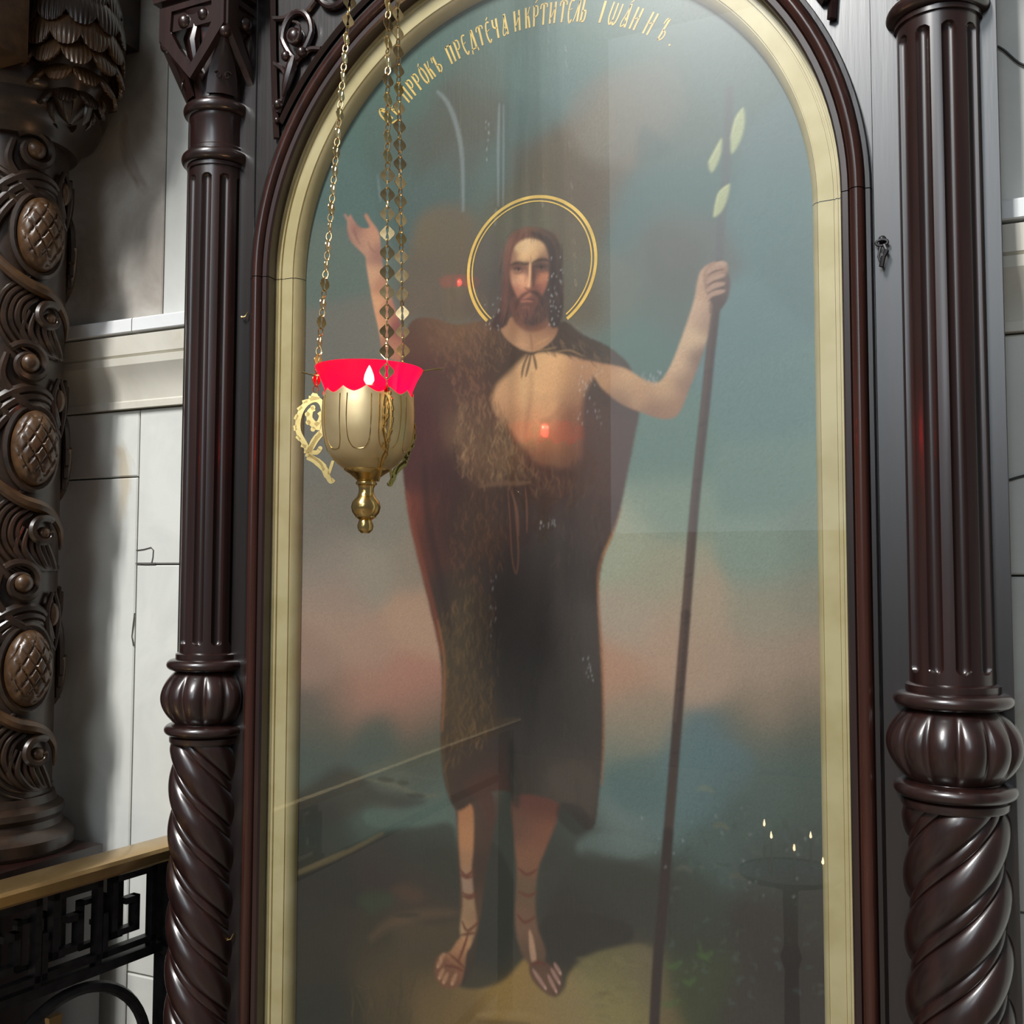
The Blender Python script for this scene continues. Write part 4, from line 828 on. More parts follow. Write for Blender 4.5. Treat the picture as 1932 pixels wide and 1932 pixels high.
WORDS = [('С', 723, 213), ('в', 748, 209), ('.', 760, 208), ('П', 764, 176), ('Р', 776, 163), ('Р', 787, 152), ('О', 799, 141), ('К', 811, 132), ('Ъ', 825, 121),
         ('П', 850, 101), ('Р', 865, 93), ('Е', 878, 85), ('Д', 893, 78), ('Т', 907, 68), ('Е', 922, 61), ('Ч', 935, 55), ('А', 953, 50),
         ('И', 976, 42), ('К', 996, 38), ('Р', 1011, 33), ('Т', 1026, 29), ('И', 1043, 26), ('Т', 1062, 23), ('Е', 1077, 24), ('Л', 1089, 24), ('Ь', 1102, 24),
         ('І', 1137, 23), ('Ѡ', 1160, 27), ('А', 1181, 34), ('Н', 1199, 39), ('Н', 1225, 49), ('Ъ', 1252, 60), ('.', 1263, 86)]
ACC = {7: 0, 15: 0, 29: 0}
def ribbon(mb, pts, w, mapf):
    pts = [np.array(p, float) for p in (catmull(pts, 5) if len(pts) > 2 else pts)]; n = len(pts); L, R_ = [], []
    for i in range(n):
        t = pts[min(n-1, i+1)]-pts[max(0, i-1)]; t = t/(np.hypot(*t)+1e-9); nn = np.array([-t[1], t[0]])
        L.append(pts[i]+nn*w/2); R_.append(pts[i]-nn*w/2)
    vs = [mapf(p, 0) for p in L+R_]+[mapf(p, 0.0004) for p in L+R_]; f = []
    for i in range(n-1): f += [(i, i+1, n+i+1, n+i), (2*n+i, 3*n+i, 3*n+i+1, 2*n+i+1), (i, 2*n+i, 2*n+i+1, i+1), (n+i, n+i+1, 3*n+i+1, 3*n+i)]
    f += [(0, n, 3*n, 2*n), (n-1, 3*n-1, 4*n-1, 2*n-1)]
    mb.add(vs, f)
for q, (ch, px, py) in enumerate(WORDS):
    wd, strokes = G[ch]; x, z = onto(px, py); ang = math.atan2(z/1000-AZ, x/1000); base = 0.3965
    if ch == '.': base = 0.397 if q > 5 else 0.402
    def mapf(p, h, ang=ang, wd=wd, base=base):
        a = ang-(p[0]-wd/2)*0.001/0.415; r = base+p[1]*0.001
        return (r*math.cos(a), CY-0.0006+h, AZ+r*math.sin(a))
    mb = MB()
    for pts, w in strokes: ribbon(mb, pts, w, mapf)
    if q in (6, 14, 19, 28): ribbon(mb, [(wd/2-1, 42), (wd/2+2.5, 47)], 1.8, mapf)
    if q == 3: ribbon(mb, [(wd/2, 44), (wd/2+7, 46)], 1.6, mapf)
    obj('letter', mb, 'paint_gold', art, False)
# ================================================================== the hanging vigil lamp
LX, LY = -0.1045, -0.295
AZC = math.atan2(CAM[1]-LY, CAM[0]-LX)                  # direction from the lamp to the camera
def vigil_lamp(label, loc, chains=True):
    lamp = thing('vigil_lamp', label, 'oil lamp', loc)
    lamp.rotation_euler = (0, 0, 0)
    z0 = loc[2]
    def o(name, mb, mat, par=None, sharp=35, lab=None):
        q = obj(name, mb, mat, par or lamp, True, sharp, lab)
        if par is None: q.location = (0, 0, 0)
        return q
    NP = 12
    # brass cup with a rim cut into points (local z measured from the lamp's lowest ball)
    cp = [(0.030, 0.092), (0.040, 0.099), (0.051, 0.110), (0.0600, 0.125), (0.0648, 0.143), (0.0668, 0.160), (0.0670, 0.180), (0.0660, 0.196), (0.0655, 0.204)]
    prof = catmull(cp, 4)
    def cup(u, v):
        n = len(prof)
        if v <= 0.5:
            k = v*2; r, z = prof[min(n-1, int(round(k*(n-1))))]
        else:
            k = (1-v)*2; r, z = prof[min(n-1, int(round(k*(n-1))))]; r -= 0.0016
        t = (NP*u) % 1.0; pk = 0.0085*(abs(2*t-1))**1.5-0.0055
        if z > 0.185: z += pk*(z-0.185)/0.019
        a = 2*PI*u; return (r*math.cos(a), r*math.sin(a), z)
    o('cup', MB().grid(144, 2*len(prof)-1, cup), 'brass_satin', None, 40)
    for k in range(9):
        a_ = 2*PI*k/9+0.2; pp = []
        for da, z in ((-0.26, 0.196), (-0.265, 0.165), (-0.25, 0.135), (-0.17, 0.122), (-0.06, 0.119), (0.06, 0.119), (0.17, 0.122), (0.25, 0.135), (0.265, 0.165), (0.26, 0.196)):
            r = np.interp(z, [p[1] for p in cp], [p[0] for p in cp])+0.0004; pp.append((r*math.cos(a_+da), r*math.sin(a_+da), z))
        o('engraved_petal', MB().tube([tuple(p) for p in catmull(pp, 4)], 0.0007, 5), 'brass')
    st = [(0.0, 0.0005), (0.006, 0.001), (0.0102, 0.005), (0.0118, 0.0115), (0.0100, 0.0180), (0.0092, 0.0200), (0.0150, 0.0240), (0.0152, 0.0255), (0.0195, 0.0310), (0.0215, 0.0390), (0.0195, 0.0470), (0.0135, 0.0540), (0.0110, 0.0600), (0.0108, 0.0660), (0.0125, 0.0700), (0.0150, 0.0715), (0.0155, 0.0735), (0.0150, 0.0755), (0.0135, 0.0770), (0.0180, 0.0810), (0.0260, 0.0870), (0.0325, 0.0915), (0.0335, 0.0935), (0.0325, 0.0955), (0.0300, 0.0970), (0.0, 0.0975)]
    o('finial', MB().lathe(st, seg=48), 'brass', None, 30)
    # red glass with flared lip
    gp_ = catmull([(0.030, 0.150), (0.052, 0.165), (0.0610, 0.190), (0.0630, 0.205), (0.0655, 0.214), (0.0710, 0.227), (0.0785, 0.2410)], 5)
    def gl(u, v):
        r, z = gp_[min(len(gp_)-1, int(round(v*(len(gp_)-1))))]; a = 2*PI*u; return (r*math.cos(a), r*math.sin(a), z)
    o('red_glass_bowl', MB().grid(72, len(gp_), gl, True, False, False), 'red_glass', None, 60, 'flared red glass bowl')
    fl = MB().lathe([(0.0, 0.2170), (0.0048, 0.2195), (0.0078, 0.2250), (0.0068, 0.2325), (0.0036, 0.2410), (0.0004, 0.2470)], seg=20)
    o('flame', fl, 'flame')
    o('wick_holder', MB().lathe([(0.0, 0.205), (0.012, 0.205), (0.014, 0.209), (0.004, 0.211), (0.0022, 0.2185), (0.0, 0.2185)], seg=20), 'brass')
    wv = [(-0.098, 0.012, 0.2350), (-0.080, 0.012, 0.2310), (-0.066, 0.010, 0.2300), (0.0, 0.0, 0.2285-0.012), (0.060, -0.006, 0.2330), (0.080, -0.008, 0.2405), (0.098, -0.010, 0.2440), (0.107, -0.010, 0.2445)]
    ca, sa = math.cos(AZC+PI/2), math.sin(AZC+PI/2)
    o('wire', MB().tube([(x*ca-y*sa, x*sa+y*ca, z) for x, y, z in (tuple(p) for p in catmull(wv, 6))], 0.0011, 6), 'brass')
    ld = bpy.data.lights.new('lamp_flame_light', 'POINT'); ld.energy = 13.0; ld.color = (1.0, 0.60, 0.28); ld.shadow_soft_size = 0.006
    lo = bpy.data.objects.new('lamp_flame_light', ld); COL.objects.link(lo); lo.parent = lamp; lo.location = (0, 0, 0.236)
    # three pierced brackets
    right = AZC+PI/2                                      # camera-right seen from the lamp
    angs = [right+math.radians(d) for d in (168, 288, 48)]
    def bracket_mesh():
        mb = MB()
        def pl(path, w, n=6, closed=False):
            pts = [np.array(p) for p in catmull(path, n, closed)]; N = len(pts); L, R_ = [], []
            W = [x*1.28 for x in (w if isinstance(w, list) else [w]*N)]
            for i in range(N):
                t = (pts[(i+1) % N]-pts[i-1]) if closed else (pts[min(N-1, i+1)]-pts[max(0, i-1)]); t = t/(np.hypot(*t)+1e-9); nn = np.array([-t[1], t[0]])
                ww = W[min(len(W)-1, int(i*len(W)/N))]; L.append(pts[i]+nn*ww/2); R_.append(pts[i]-nn*ww/2)
            vs = [(p[0], -0.0011, p[1]) for p in L+R_]+[(p[0], 0.0011, p[1]) for p in L+R_]; f = []
            for i in range(N if closed else N-1):
                j = (i+1) % N; f += [(i, j, N+j, N+i), (2*N+i, 3*N+i, 3*N+j, 2*N+j), (i, 2*N+i, 2*N+j, j), (N+i, N+j, 3*N+j, 3*N+i)]
            if not closed: f += [(0, N, 3*N, 2*N), (N-1, 3*N-1, 4*N-1, 2*N-1)]
            mb.add(vs, f)
        loop = [(0.0790, 0.1960), (0.0930, 0.1890), (0.1020, 0.1720), (0.1030, 0.1500), (0.0930, 0.1310), (0.0860, 0.1210), (0.0760, 0.1360), (0.0660, 0.1520), (0.0655, 0.1750), (0.0690, 0.1900)]
        pl(loop, 0.0062, 6, True)
        for k, p in enumerate(catmull(loop, 5, True)[2:26:3]):
            c = np.array((0.084, 0.158)); d = (p-c)/np.hypot(*(p-c)); q = p+d*0.0045
            pl([tuple(q-d*0.003), tuple(q+d*0.002)], 0.0062, 1)
        pl([(0.0790, 0.1950), (0.0800, 0.2010), (0.0795, 0.2050)], [0.0110, 0.0080, 0.006], 3)
        pl([(0.0700, 0.1560), (0.0780, 0.1580), (0.0860, 0.1660), (0.0860, 0.1780), (0.0800, 0.1830)], [0.009, 0.008, 0.007, 0.006], 5)
        pl([(0.0780, 0.1580), (0.0720, 0.1640), (0.0700, 0.1720), (0.0730, 0.1770)], 0.0045, 5)
        for p in ((0.0885, 0.1620), (0.0900, 0.1740), (0.0820, 0.1840), (0.0810, 0.1520)): mb.tube([(p[0], -0.0011, p[1]), (p[0], 0.0011, p[1])], 0.0038, 8)
        pl([(0.0700, 0.1470), (0.0790, 0.1360), (0.0850, 0.1220), (0.0880, 0.1110)], 0.0060, 5)
        pl([(0.0880, 0.1120), (0.0760, 0.1060), (0.0640, 0.0960), (0.0580, 0.0840), (0.0520, 0.0760), (0.0480, 0.0790)], [0.0075, 0.0085, 0.0075, 0.006, 0.005], 6)
        pl([(0.0830, 0.1180), (0.0740, 0.1180), (0.0700, 0.1230)], 0.0050, 4); mb.tube([(0.0695, -0.0011, 0.1240), (0.0695, 0.0011, 0.1240)], 0.0035, 8)
        pl([(0.0860, 0.1140), (0.0700, 0.1040), (0.0630, 0.0920)], 0.0030, 5)
        pl([(0.0660, 0.1620), (0.0690, 0.1600)], 0.008, 1); pl([(0.0560, 0.0860), (0.0500, 0.1060)], 0.0035, 2)
        return mb.mesh('bracket', M['brass'], False)
    bme = bracket_mesh()
    for a in angs: link('bracket', bme, lamp, (0, 0, 0), (0, 0, a))
    if not chains: return lamp
    # chains of alternating plate links and round links
    def plate_mesh():
        out, inn = [], []
        n = 28
        for k in range(n):
            t = 2*PI*k/n; c, s_ = math.cos(t), math.sin(t)
            w = 0.0064*abs(s_)**4.5+0.0042*abs(s_)**0.5
            out.append((math.copysign(w, s_) if abs(s_) > 1e-6 else 0.0, 0.0112*c))
            wi = 0.0032*abs(s_)**0.5*(0.30+0.75*abs(c)); inn.append((math.copysign(wi, s_) if abs(s_) > 1e-6 else 0.0, 0.0088*c))
        return MB().ring(out, inn, lambda p, h: (p[0], h, p[1]), -0.0006, 0.0006).mesh('plate_link', M['chain'], False)
    pme = plate_mesh()
    rme = MB().tube([(0.0040*math.sin(2*PI*k/14), 0, 0.0058*math.cos(2*PI*k/14)) for k in range(14)], 0.0011, 6, True).mesh('round_link', M['chain'], True)
    tip = Vector((0, 0, 3.16-z0)); g = random.Random(5)
    face = [AZC+PI/2+math.radians(70), AZC+PI/2, AZC+PI/2-math.radians(8)]
    for ci, a in enumerate(angs):
        p0 = Vector((0.0795*math.cos(a), 0.0795*math.sin(a), 0.2050)); d = tip-p0; L = d.length; dn = d.normalized()
        ch = bpy.data.objects.new('chain', None); COL.objects.link(ch); ch.parent = lamp; ch.empty_display_size = 0.02
        pitch = 0.0285; n = int(L/pitch); tilt = dn.to_track_quat('Z', 'Y').to_euler()
        for k in range(n):
            c = p0+dn*(0.006+k*pitch)
            yaw = face[ci]+g.gauss(0, 0.12)
            if ci == 1: yaw += (0.95 if c.z > 0.50 else 0.0)
            if ci == 2: yaw += (0.7 if c.z > 0.42 else 0.0)
            if ci == 0: yaw += -0.9 if c.z > 0.74 else 0.0
            for nm, me, cc, yy in (('round_link', rme, c, yaw+PI/2), ('plate_link', pme, c+dn*pitch*0.5, yaw)):
                q = link(nm, me, ch); R3 = dn.to_track_quat('Z', 'Y').to_matrix()
                # yaw about the chain axis
                ax = Matrix.Rotation(yy, 3, dn); xdir = ax @ Vector((1, 0, 0)); zd = dn; yd = zd.cross(xdir).normalized(); xd = yd.cross(zd).normalized()
                mm = Matrix((xd, yd, zd)).transposed().to_4x4(); mm.translation = cc; q.matrix_local = mm
    o('hanger_ring', MB().tube([(0.012*math.cos(2*PI*k/20), 0, 3.165-z0+0.012*math.sin(2*PI*k/20)) for k in range(20)], 0.002, 8, True), 'brass')
    return lamp
lamp = vigil_lamp('brass oil lamp with red glass hanging on three chains before the painting', (LX, LY, 1.6415))
lamp.rotation_euler = (0, math.radians(1.0), 0)
arm = MB().tube([(LX, 0.004, 3.20), (LX, -0.10, 3.235), (LX, -0.24, 3.225), (LX, LY-0.012, 3.190), (LX, LY, 3.176), (LX, LY+0.010, 3.186)], 0.005, 8).box(LX-0.02, LX+0.02, 0.000, 0.0155, 3.02, 3.25)
tag(obj('lamp_arm', arm, 'iron'), 'iron arm on the icon case top that carries the lamp chains', 'bracket')
# ================================================================== carved column at the left
KX, KY, KR = -1.165, -0.05, 0.112
kd = np.array([CAM[0]-KX, CAM[1]-KY]); kd = kd/np.hypot(*kd); kr = np.array([-kd[1], kd[0]])
def SF(s, z, h=0.0, a0=0.0):
    """arc length s to the right of the side that faces the aisle, height z, h proud of the shaft"""
    a = s/0.125+a0; r = KR+h; v = kd*math.cos(a)+kr*math.sin(a); return (KX+r*v[0], KY+r*v[1], z)
ccol = thing('carved_column', 'brown carved wooden column with vine scrolls and lattice pine cones at the left', 'column', (KX, KY, 0))
obj('shaft', MB().lathe([(0.10, 1.13), (KR, 1.13), (KR, 2.515), (0.10, 2.515)], KX, KY, 64), 'carved', ccol)
def lathe_k(name, prof, mat='carved'):
    return obj(name, MB().lathe(prof, KX, KY, 72), mat, ccol, True, 30)
lathe_k('capital_ring', [(0.08, 2.480), (0.128, 2.480), (0.134, 2.488), (0.138, 2.500), (0.150, 2.512), (0.166, 2.524), (0.174, 2.540), (0.176, 2.556), (0.182, 2.562), (0.188, 2.575), (0.188, 2.606), (0.182, 2.612), (0.08, 2.614)])
lathe_k('base_ring', [(0.08, 1.020), (0.152, 1.020), (0.158, 1.030), (0.158, 1.052), (0.150, 1.062), (0.136, 1.072), (0.132, 1.085), (0.138, 1.096), (0.136, 1.108), (0.122, 1.118), (0.118, 1.134), (0.08, 1.140)])
obj('plinth', MB().bbox(-1.36, -0.985, -0.26, 0.075, 0.0, 1.022, 0.006), 'wood', ccol, False)
obj('capital_block', MB().bbox(-1.33, -1.035, -0.22, 0.11, 2.61, 2.74, 0.01).box(-1.40, -0.98, -0.30, 0.117, 2.74, 2.95), 'carved', ccol, False)
obj('bracket_block', MB().bbox(-1.11, -0.958, -0.31, -0.19, 2.575, 2.95, 0.012).bbox(-1.085, -0.982, -0.318, -0.30, 2.615, 2.95, 0.006), 'carved_light', ccol, False)
obj('shade_canopy', MB().box(-2.2, -0.86, -0.62, 0.117, 2.95, 3.10), 'wood', ccol, False)  # unseen canopy slab, sized to shade the upper wall
def lattice_oval(sc, zc, a0):
    def fn(u, v):
        a = 2*PI*u; rr = v
        x, y = rr*math.cos(a), rr*math.sin(a)
        k = 2.35; p, q = (x+y*0.78)*k, (x-y*0.78)*k+0.25
        gp, gq = abs((p % 1.0)-0.5)*2, abs((q % 1.0)-0.5)*2
        g = min(1, max(0, (1-max(gp, gq))*3.2))
        dome = math.sqrt(max(0, 1-rr*rr))
        h = 0.010+0.036*dome+0.0055*g*dome**0.5-0.002
        return SF(sc+0.052*x*0.92, zc+0.078*y, h, a0)
    return MB().grid(72, 30, fn)
def spiral(sc, zc, r, turns, st, sgn, a0, h, n=26, squash=1.0):
    pts = []
    for k in range(n):
        t = k/(n-1); th = st+sgn*turns*2*PI*t; rr = r*(1-0.72*t); pts.append(SF(sc+rr*math.cos(th), zc+squash*rr*math.sin(th), h+0.012*t, a0))
    return pts
def leafpath(pts, a0, h): return [SF(p[0], p[1], h+(p[2] if len(p) > 2 else 0), a0) for p in (tuple(q) for q in catmull(pts, 5))]
def widths(n, a, b, c): return [a+(b-a)*min(1, 2*k/(n-1)) if k < n/2 else b+(c-b)*(2*k/(n-1)-1) for k in range(n)]
def add_leaf(mb, pts, a0, h, w, seg=7):
    P = leafpath(pts, a0, h); mb.tube(P, widths(len(P), w*0.55, w, w*0.18), seg)
for a0 in (0.0, 2*PI/3, -2*PI/3):
    for zo in (2.278, 1.838, 1.395, 2.715-0.0):
        if zo > 2.5: continue
        so = 0.060
        obj('lattice_cone', lattice_oval(so, zo, a0), 'carved_light', ccol, True, 40)
        ring = MB(); ring.tube([SF(so+0.056*math.cos(2*PI*k/30), zo+0.086*math.sin(2*PI*k/30), 0.010, a0) for k in range(30)], 0.008, 6, True)
        obj('cone_rim', ring, 'carved', ccol)
        # hood leaves sweeping over the cone
        for j, (dx, dz, w) in enumerate(((0.0, 0.0, 0.011), (0.012, 0.024, 0.012), (0.022, 0.050, 0.012))):
            mb = MB(); add_leaf(mb, [(so-0.115-dx, zo-0.075+dz), (so-0.082-dx*.6, zo+0.02+dz), (so-0.030, zo+0.082+dz*.7), (so+0.030, zo+0.088+dz*.5), (so+0.070, zo+0.045+dz*.2)], a0, 0.006+0.002*j, w)
            obj('leaf', mb, 'carved', ccol)
        # vine passing under the cone, ending in the eye
        mb = MB(); add_leaf(mb, [(so-0.125, zo+0.015), (so-0.085, zo-0.060), (so-0.030, zo-0.105), (so+0.030, zo-0.125), (so+0.075, zo-0.165), (so+0.078, zo-0.205)], a0, 0.014, 0.014, 8); obj('vine', mb, 'carved_light', ccol)
        # eye with ridged shell leaf
        es, ez = so+0.020, zo-0.172
        mb = MB(); mb.tube(spiral(es, ez, 0.034, 0.9, 0.9, 1, a0, 0.018), widths(26, 0.008, 0.009, 0.005), 7); obj('scroll', mb, 'carved', ccol)
        mb = MB(); mb.ball(SF(es+0.002, ez-0.002, 0.016, a0), 0.015, 14); obj('bead', mb, 'carved_light', ccol)
        for j in range(6):
            t = j/5; mb = MB()
            add_leaf(mb, [(es-0.036+0.010*j, ez+0.012-0.024*t), (es-0.050+0.016*j, ez-0.030-0.012*t), (es-0.020+0.014*j, ez-0.066-0.008*t), (es+0.030+0.008*j, ez-0.078+0.012*t)], a0, 0.006+0.002*(j % 2), 0.0075)
            obj('leaf_ridge', mb, 'carved', ccol)
        for j in range(5):
            rr = 0.046+0.0125*j; mb = MB()
            add_leaf(mb, [(es+rr*math.cos(math.radians(d))*1.05, ez+rr*math.sin(math.radians(d))*0.95) for d in (112, 150, 190, 230, 262)], a0, 0.004+0.0015*(j % 2), 0.0075); obj('shell_ridge', mb, 'carved', ccol)
        for j in range(4):
            mb = MB(); q0 = 0.014*j
            add_leaf(mb, [(so-0.125-q0*.4, zo+0.160-q0*2.2), (so-0.085, zo+0.125-q0*1.4), (so-0.040, zo+0.105-q0*.6), (so+0.015, zo+0.108)], a0, 0.004, 0.0075); obj('leaf_ridge', mb, 'carved', ccol)
        # ball scroll above the next cone
        bs, bz = so-0.018, zo+0.170
        mb = MB(); mb.tube(spiral(bs, bz, 0.044, 1.25, 2.4, -1, a0, 0.010, 32), widths(32, 0.008, 0.010, 0.006), 7); obj('scroll', mb, 'carved', ccol)
        mb = MB(); mb.ball(SF(bs, bz, 0.020, a0), 0.019, 16); obj('bead', mb, 'carved_light', ccol)
        mb = MB(); add_leaf(mb, [(bs-0.040, bz+0.018), (bs-0.048, bz-0.030), (bs-0.015, bz-0.075), (bs+0.040, bz-0.105), (bs+0.085, bz-0.140)], a0, 0.008, 0.013); obj('leaf', mb, 'carved', ccol)
        mb = MB(); add_leaf(mb, [(bs-0.090, bz-0.020), (bs-0.070, bz-0.070), (bs-0.030, bz-0.110), (bs+0.010, bz-0.125)], a0, 0.008, 0.011); obj('leaf', mb, 'carved', ccol)
        # bud under the edge
        mb = MB(); mb.ball(SF(so+0.062, zo+0.105, 0.010, a0), 0.013, 14, (1, 1, 1.9)); obj('bud', mb, 'carved_light', ccol)
        for sg in (-1, 1):
            mb = MB(); add_leaf(mb, [(so+0.062+sg*0.004, zo+0.150), (so+0.062+sg*0.020, zo+0.110), (so+0.064+sg*0.014, zo+0.060), (so+0.075, zo+0.030)], a0, 0.010, 0.008); obj('leaf', mb, 'carved', ccol)
# ---- pine cone pendant
CX, CYY, CZT = -0.986, -0.06, 2.80
cone = thing('pine_cone_pendant', 'carved wooden pine cone pendant with overlapping scales, top left corner', 'pendant', (CX, CYY, 2.51))
cone_prof = lambda t: 0.030+0.072*math.sin(PI*min(1, 0.10+0.62*t))**1.0      # t 0 bottom .. 1 top
obj('core', MB().lathe([(0.004, 2.505), (0.020, 2.520), (0.042, 2.550), (0.066, 2.590), (0.082, 2.640), (0.088, 2.690), (0.084, 2.740), (0.070, 2.790), (0.05, 2.94), (0.01, 2.94)], CX, CYY, 40), 'carved', cone)
def scale_mesh(w, L):
    vs, f = [], []; nu, nv = 34, 8
    for j in range(nv+1):
        t = j/nv
        for i in range(nu+1):
            u = i/nu*2-1; edge = 1-abs(u)**2.6*0.30
            z = -L*t*edge; x = w*0.5*u*(0.80+0.32*math.sin(PI*min(1, t*0.8))); 
            rib = 0.0013*math.cos(u*PI*6.5)
            y = 0.003+0.010*t+0.0075*(1-u*u)*math.sin(PI*(0.15+0.7*t))+rib*t
            vs.append((x, -y, z))
    W = nu+1
    for j in range(nv):
        for i in range(nu): f.append((j*W+i, j*W+i+1, (j+1)*W+i+1, (j+1)*W+i))
    n0 = len(vs)
    for k in range(n0):
        x, y, z = vs[k]; vs.append((x*0.96, y+0.006, z*0.97))
    for j in range(nv):
        for i in range(nu): f.append((n0+j*W+i, n0+(j+1)*W+i, n0+(j+1)*W+i+1, n0+j*W+i+1))
    edge = [i for i in range(W)]+[j*W+nu for j in range(1, nv+1)]+[nv*W+i for i in range(nu-1, -1, -1)]+[j*W for j in range(nv-1, 0, -1)]
    for a, b in zip(edge, edge[1:]+edge[:1]): f.append((a, n0+a, n0+b, b))
    return MB().add(vs, f)
rows = [(2.566, 0.036, 7, 0.040, 0.046), (2.604, 0.058, 9, 0.046, 0.054), (2.645, 0.076, 10, 0.052, 0.060), (2.690, 0.086, 11, 0.054, 0.064), (2.738, 0.087, 11, 0.055, 0.066), (2.786, 0.080, 11, 0.052, 0.066)]
for ri, (z, r, n, w, L) in enumerate(rows):
    me = scale_mesh(w, L).mesh('scale', M['carved_light' if ri in (1, 2, 3) else 'carved'], True, 50)
    for k in range(n):
        a = 2*PI*(k+0.5*(ri % 2))/n
        q = link('scale', me, cone); tilt = -0.34 if ri < 2 else (-0.20 if ri == 2 else 0.0)
        mm = Matrix.Translation((r*math.cos(a), r*math.sin(a), z-2.51)) @ Matrix.Rotation(a+PI/2, 4, 'Z') @ Matrix.Rotation(tilt, 4, 'X'); q.matrix_local = mm
for k in range(6):
    a = 2*PI*k/6+0.2; d = (math.cos(a), math.sin(a))
    obj('tip_leaf', MB().tube([(CX+d[0]*r, CYY+d[1]*r, z) for r, z in ((0.030, 2.560), (0.043, 2.535), (0.038, 2.512), (0.030, 2.500))], [0.006, 0.011, 0.008, 0.002], 7, flat=0.5), 'carved', cone)

# ================================================================== railing
rail = thing('altar_railing', 'black iron railing of Greek key fretwork with brass handrail, lower left', 'railing', (-0.80, 0.05, 0))
A = np.array([-0.7965, 0.112]); dv = np.array([-0.084, -0.9965]); nv_ = np.array([dv[1], -dv[0]])
if nv_[0] < 0: nv_ = -nv_
def RP(l, n, z): p = A+dv*l+nv_*n; return (p[0], p[1], z)
def rbox(mb, l0, l1, n0, n1, z0, z1, ch=0.0):
    vs = [RP(l, n, z) for z in (z0, z1) for l, n in ((l0, n0), (l1, n0), (l1, n1), (l0, n1))]
    return mb.add(vs, [(0, 3, 2, 1), (4, 5, 6, 7), (0, 1, 5, 4), (1, 2, 6, 5), (2, 3, 7, 6), (3, 0, 4, 7)])
hp = [(-0.040, 1.024), (-0.042, 1.028), (-0.042, 1.044), (-0.037, 1.050), (-0.025, 1.0525), (0.025, 1.0525), (0.037, 1.050), (0.042, 1.044), (0.042, 1.028), (0.040, 1.024), (0.030, 1.020), (-0.030, 1.020)]
mb = MB(); vs = []; LE = 2.1
for l in (0.0, LE): vs += [RP(l, n, z) for n, z in hp]
n = len(hp); f = [(i, (i+1) % n, n+(i+1) % n, n+i) for i in range(n)]+[tuple(range(n)), tuple(range(2*n-1, n-1, -1))]
obj('handrail', mb.add(vs, f), 'rail_brass', rail, True, 25, 'polished brass handrail')
obj('post', rbox(rbox(MB(), 0.012, 0.055, -0.024, 0.024, 0.0, 1.021), 0.004, 0.063, -0.030, 0.030, 0.835, 0.85), 'iron', rail, False)
obj('post', rbox(MB(), 2.03, 2.07, -0.022, 0.022, 0.0, 1.021), 'iron', rail, False)
obj('rail_bar', rbox(MB(), 0.05, 2.05, -0.010, 0.010, 0.842, 0.860), 'iron', rail, False)
obj('rail_bar', rbox(MB(), 0.05, 2.05, -0.012, 0.012, 0.10, 0.12), 'iron', rail, False)
# meander: interlocking hooked bars repeated along the panel
u = 0.026; t = 0.0060
def bar(p, q):
    (l0, z0), (l1, z1) = p, q; b = MB()
    rbox(b, min(l0, l1)-t, max(l0, l1)+t, -0.009, 0.009, min(z0, z1)-t, max(z0, z1)+t); obj('fret_bar', b, 'iron', rail, False)
for k in range(5):
    L0 = 0.085+k*5*u*0.985; Z = 0.866
    key_ = [(0, 0), (0, 5.4), (3.6, 5.4), (3.6, 1.5), (1.6, 1.5), (1.6, 3.6), (2.4, 3.6)]
    pts = [(L0+a*u, Z+b*u) for a, b in key_]
    for p, q in zip(pts[:-1], pts[1:]): bar(p, q)
    bar((L0, Z+0.3*u), (L0+5*u*0.985, Z+0.3*u)); bar((L0+4.4*u, Z+0.3*u), (L0+4.4*u, Z+3.0*u))
for k in range(5):
    L0 = 0.085+k*5*u*0.985+2.4*u; Z = 0.880
    key_ = [(0, 5.2), (0, 0.6), (3.4, 0.6), (3.4, 4.2), (1.4, 4.2), (1.4, 2.3), (2.2, 2.3)]
    pts = [(L0+a*u, Z+b*u*0.86) for a, b in key_]
    for (l0, z0), (l1, z1) in zip(pts[:-1], pts[1:]):
        b = MB(); rbox(b, min(l0, l1)-t*.8, max(l0, l1)+t*.8, -0.026, -0.012, min(z0, z1)-t*.8, max(z0, z1)+t*.8); obj('fret_bar', b, 'iron', rail, False)
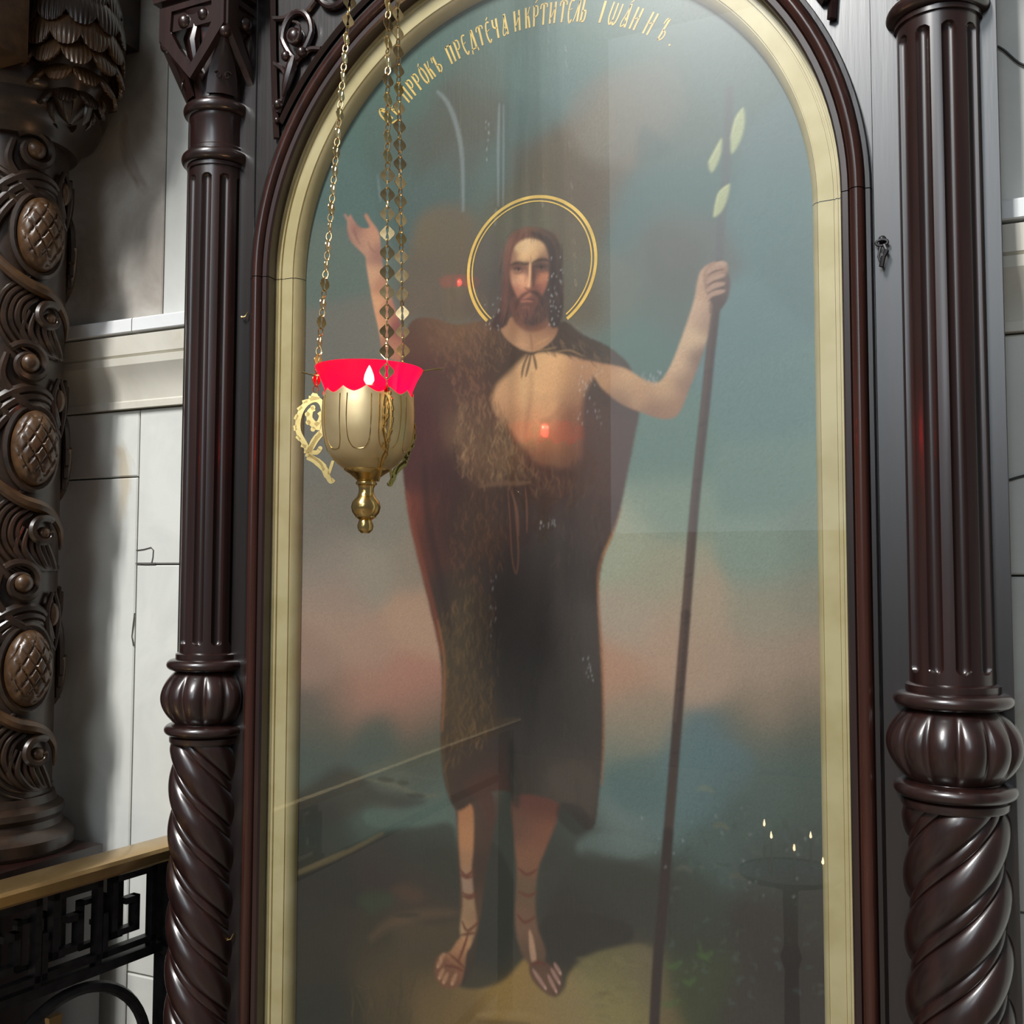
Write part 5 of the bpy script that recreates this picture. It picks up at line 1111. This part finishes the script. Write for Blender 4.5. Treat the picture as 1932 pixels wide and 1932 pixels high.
# arches with brass crosses below the band
for k in range(1):
    c = 0.255+k*0.40
    obj('arch', MB().tube([RP(c+0.165*math.cos(PI*j/24), 0, 0.660+0.165*math.sin(PI*j/24)) for j in range(25)], 0.011, 8), 'iron', rail)
    for e in (-0.165, 0.165): obj('baluster', MB().tube([RP(c+e, 0, 0.11), RP(c+e, 0, 0.665)], 0.011, 8), 'iron', rail)
    cr = MB(); cp_ = [(-0.010, -0.20), (-0.007, -0.03), (-0.050, -0.012), (-0.052, 0.016), (-0.008, 0.010), (-0.014, 0.062), (0.014, 0.062), (0.008, 0.010), (0.052, 0.016), (0.050, -0.012), (0.007, -0.03), (0.010, -0.20)]
    cr.prism(cp_, lambda p, h, c=c: RP(c+0.045+p[0], h, 0.735+p[1]-0.0), -0.006, 0.006); obj('cross', cr, 'rail_brass', rail, False)

# ================================================================== behind the visitor, seen as reflections in the glass
lamp2 = vigil_lamp('red glass oil lamp behind the visitor, a red reflection left of the halo', (-1.06, -1.72, 2.418), False)
r2 = MB().tube([(0.0, 0.0, 0.245), (0.0, 0.0, 1.6)], 0.003, 6); q2 = obj('hanging_rod', r2, 'brass', lamp2); q2.location = (0, 0, 0)
stand = thing('candle_stand', 'round dark metal candle stand behind the visitor, reflected low in the glass', 'candle stand', (0.06, -1.95, 0))
obj('tray', MB().lathe([(0.0, 0.60), (0.16, 0.60), (0.165, 0.605), (0.168, 0.618), (0.165, 0.618), (0.162, 0.612), (0.0, 0.612)], 0.06, -1.95, 48), 'iron', stand)
obj('pedestal', MB().lathe([(0.15, 0.0), (0.15, 0.02), (0.06, 0.05), (0.025, 0.10), (0.022, 0.30), (0.035, 0.34), (0.022, 0.38), (0.025, 0.55), (0.06, 0.602)], 0.06, -1.95, 32), 'iron', stand)
CLAB = ('taller lit candle at the left of the stand', 'short lit candle near the middle of the stand', 'shortest lit candle at the right rim of the stand', 'tallest lit candle at the rear of the stand', 'lit candle at the front of the stand, nearest the visitor')
for k, (dx, dy, h) in enumerate(((-0.06, 0.0, 0.10), (0.02, 0.03, 0.075), (0.12, 0.10, 0.06), (-0.10, -0.08, 0.12), (0.05, -0.10, 0.09))):
    cn = thing('candle', CLAB[k], 'candle', (0.06+dx, -1.95+dy, 0.612), 'candles on the stand')
    c_ = obj('wax_stick', MB().lathe([(0.0035, 0.0), (0.0035, h), (0.001, h+0.001)], seg=10), 'wax', cn); c_.location = (0, 0, 0)
    c_ = obj('flame', MB().lathe([(0.0, h+0.002), (0.004, h+0.007), (0.0035, h+0.014), (0.0004, h+0.026)], seg=10), 'candle_flame', cn); c_.location = (0, 0, 0)
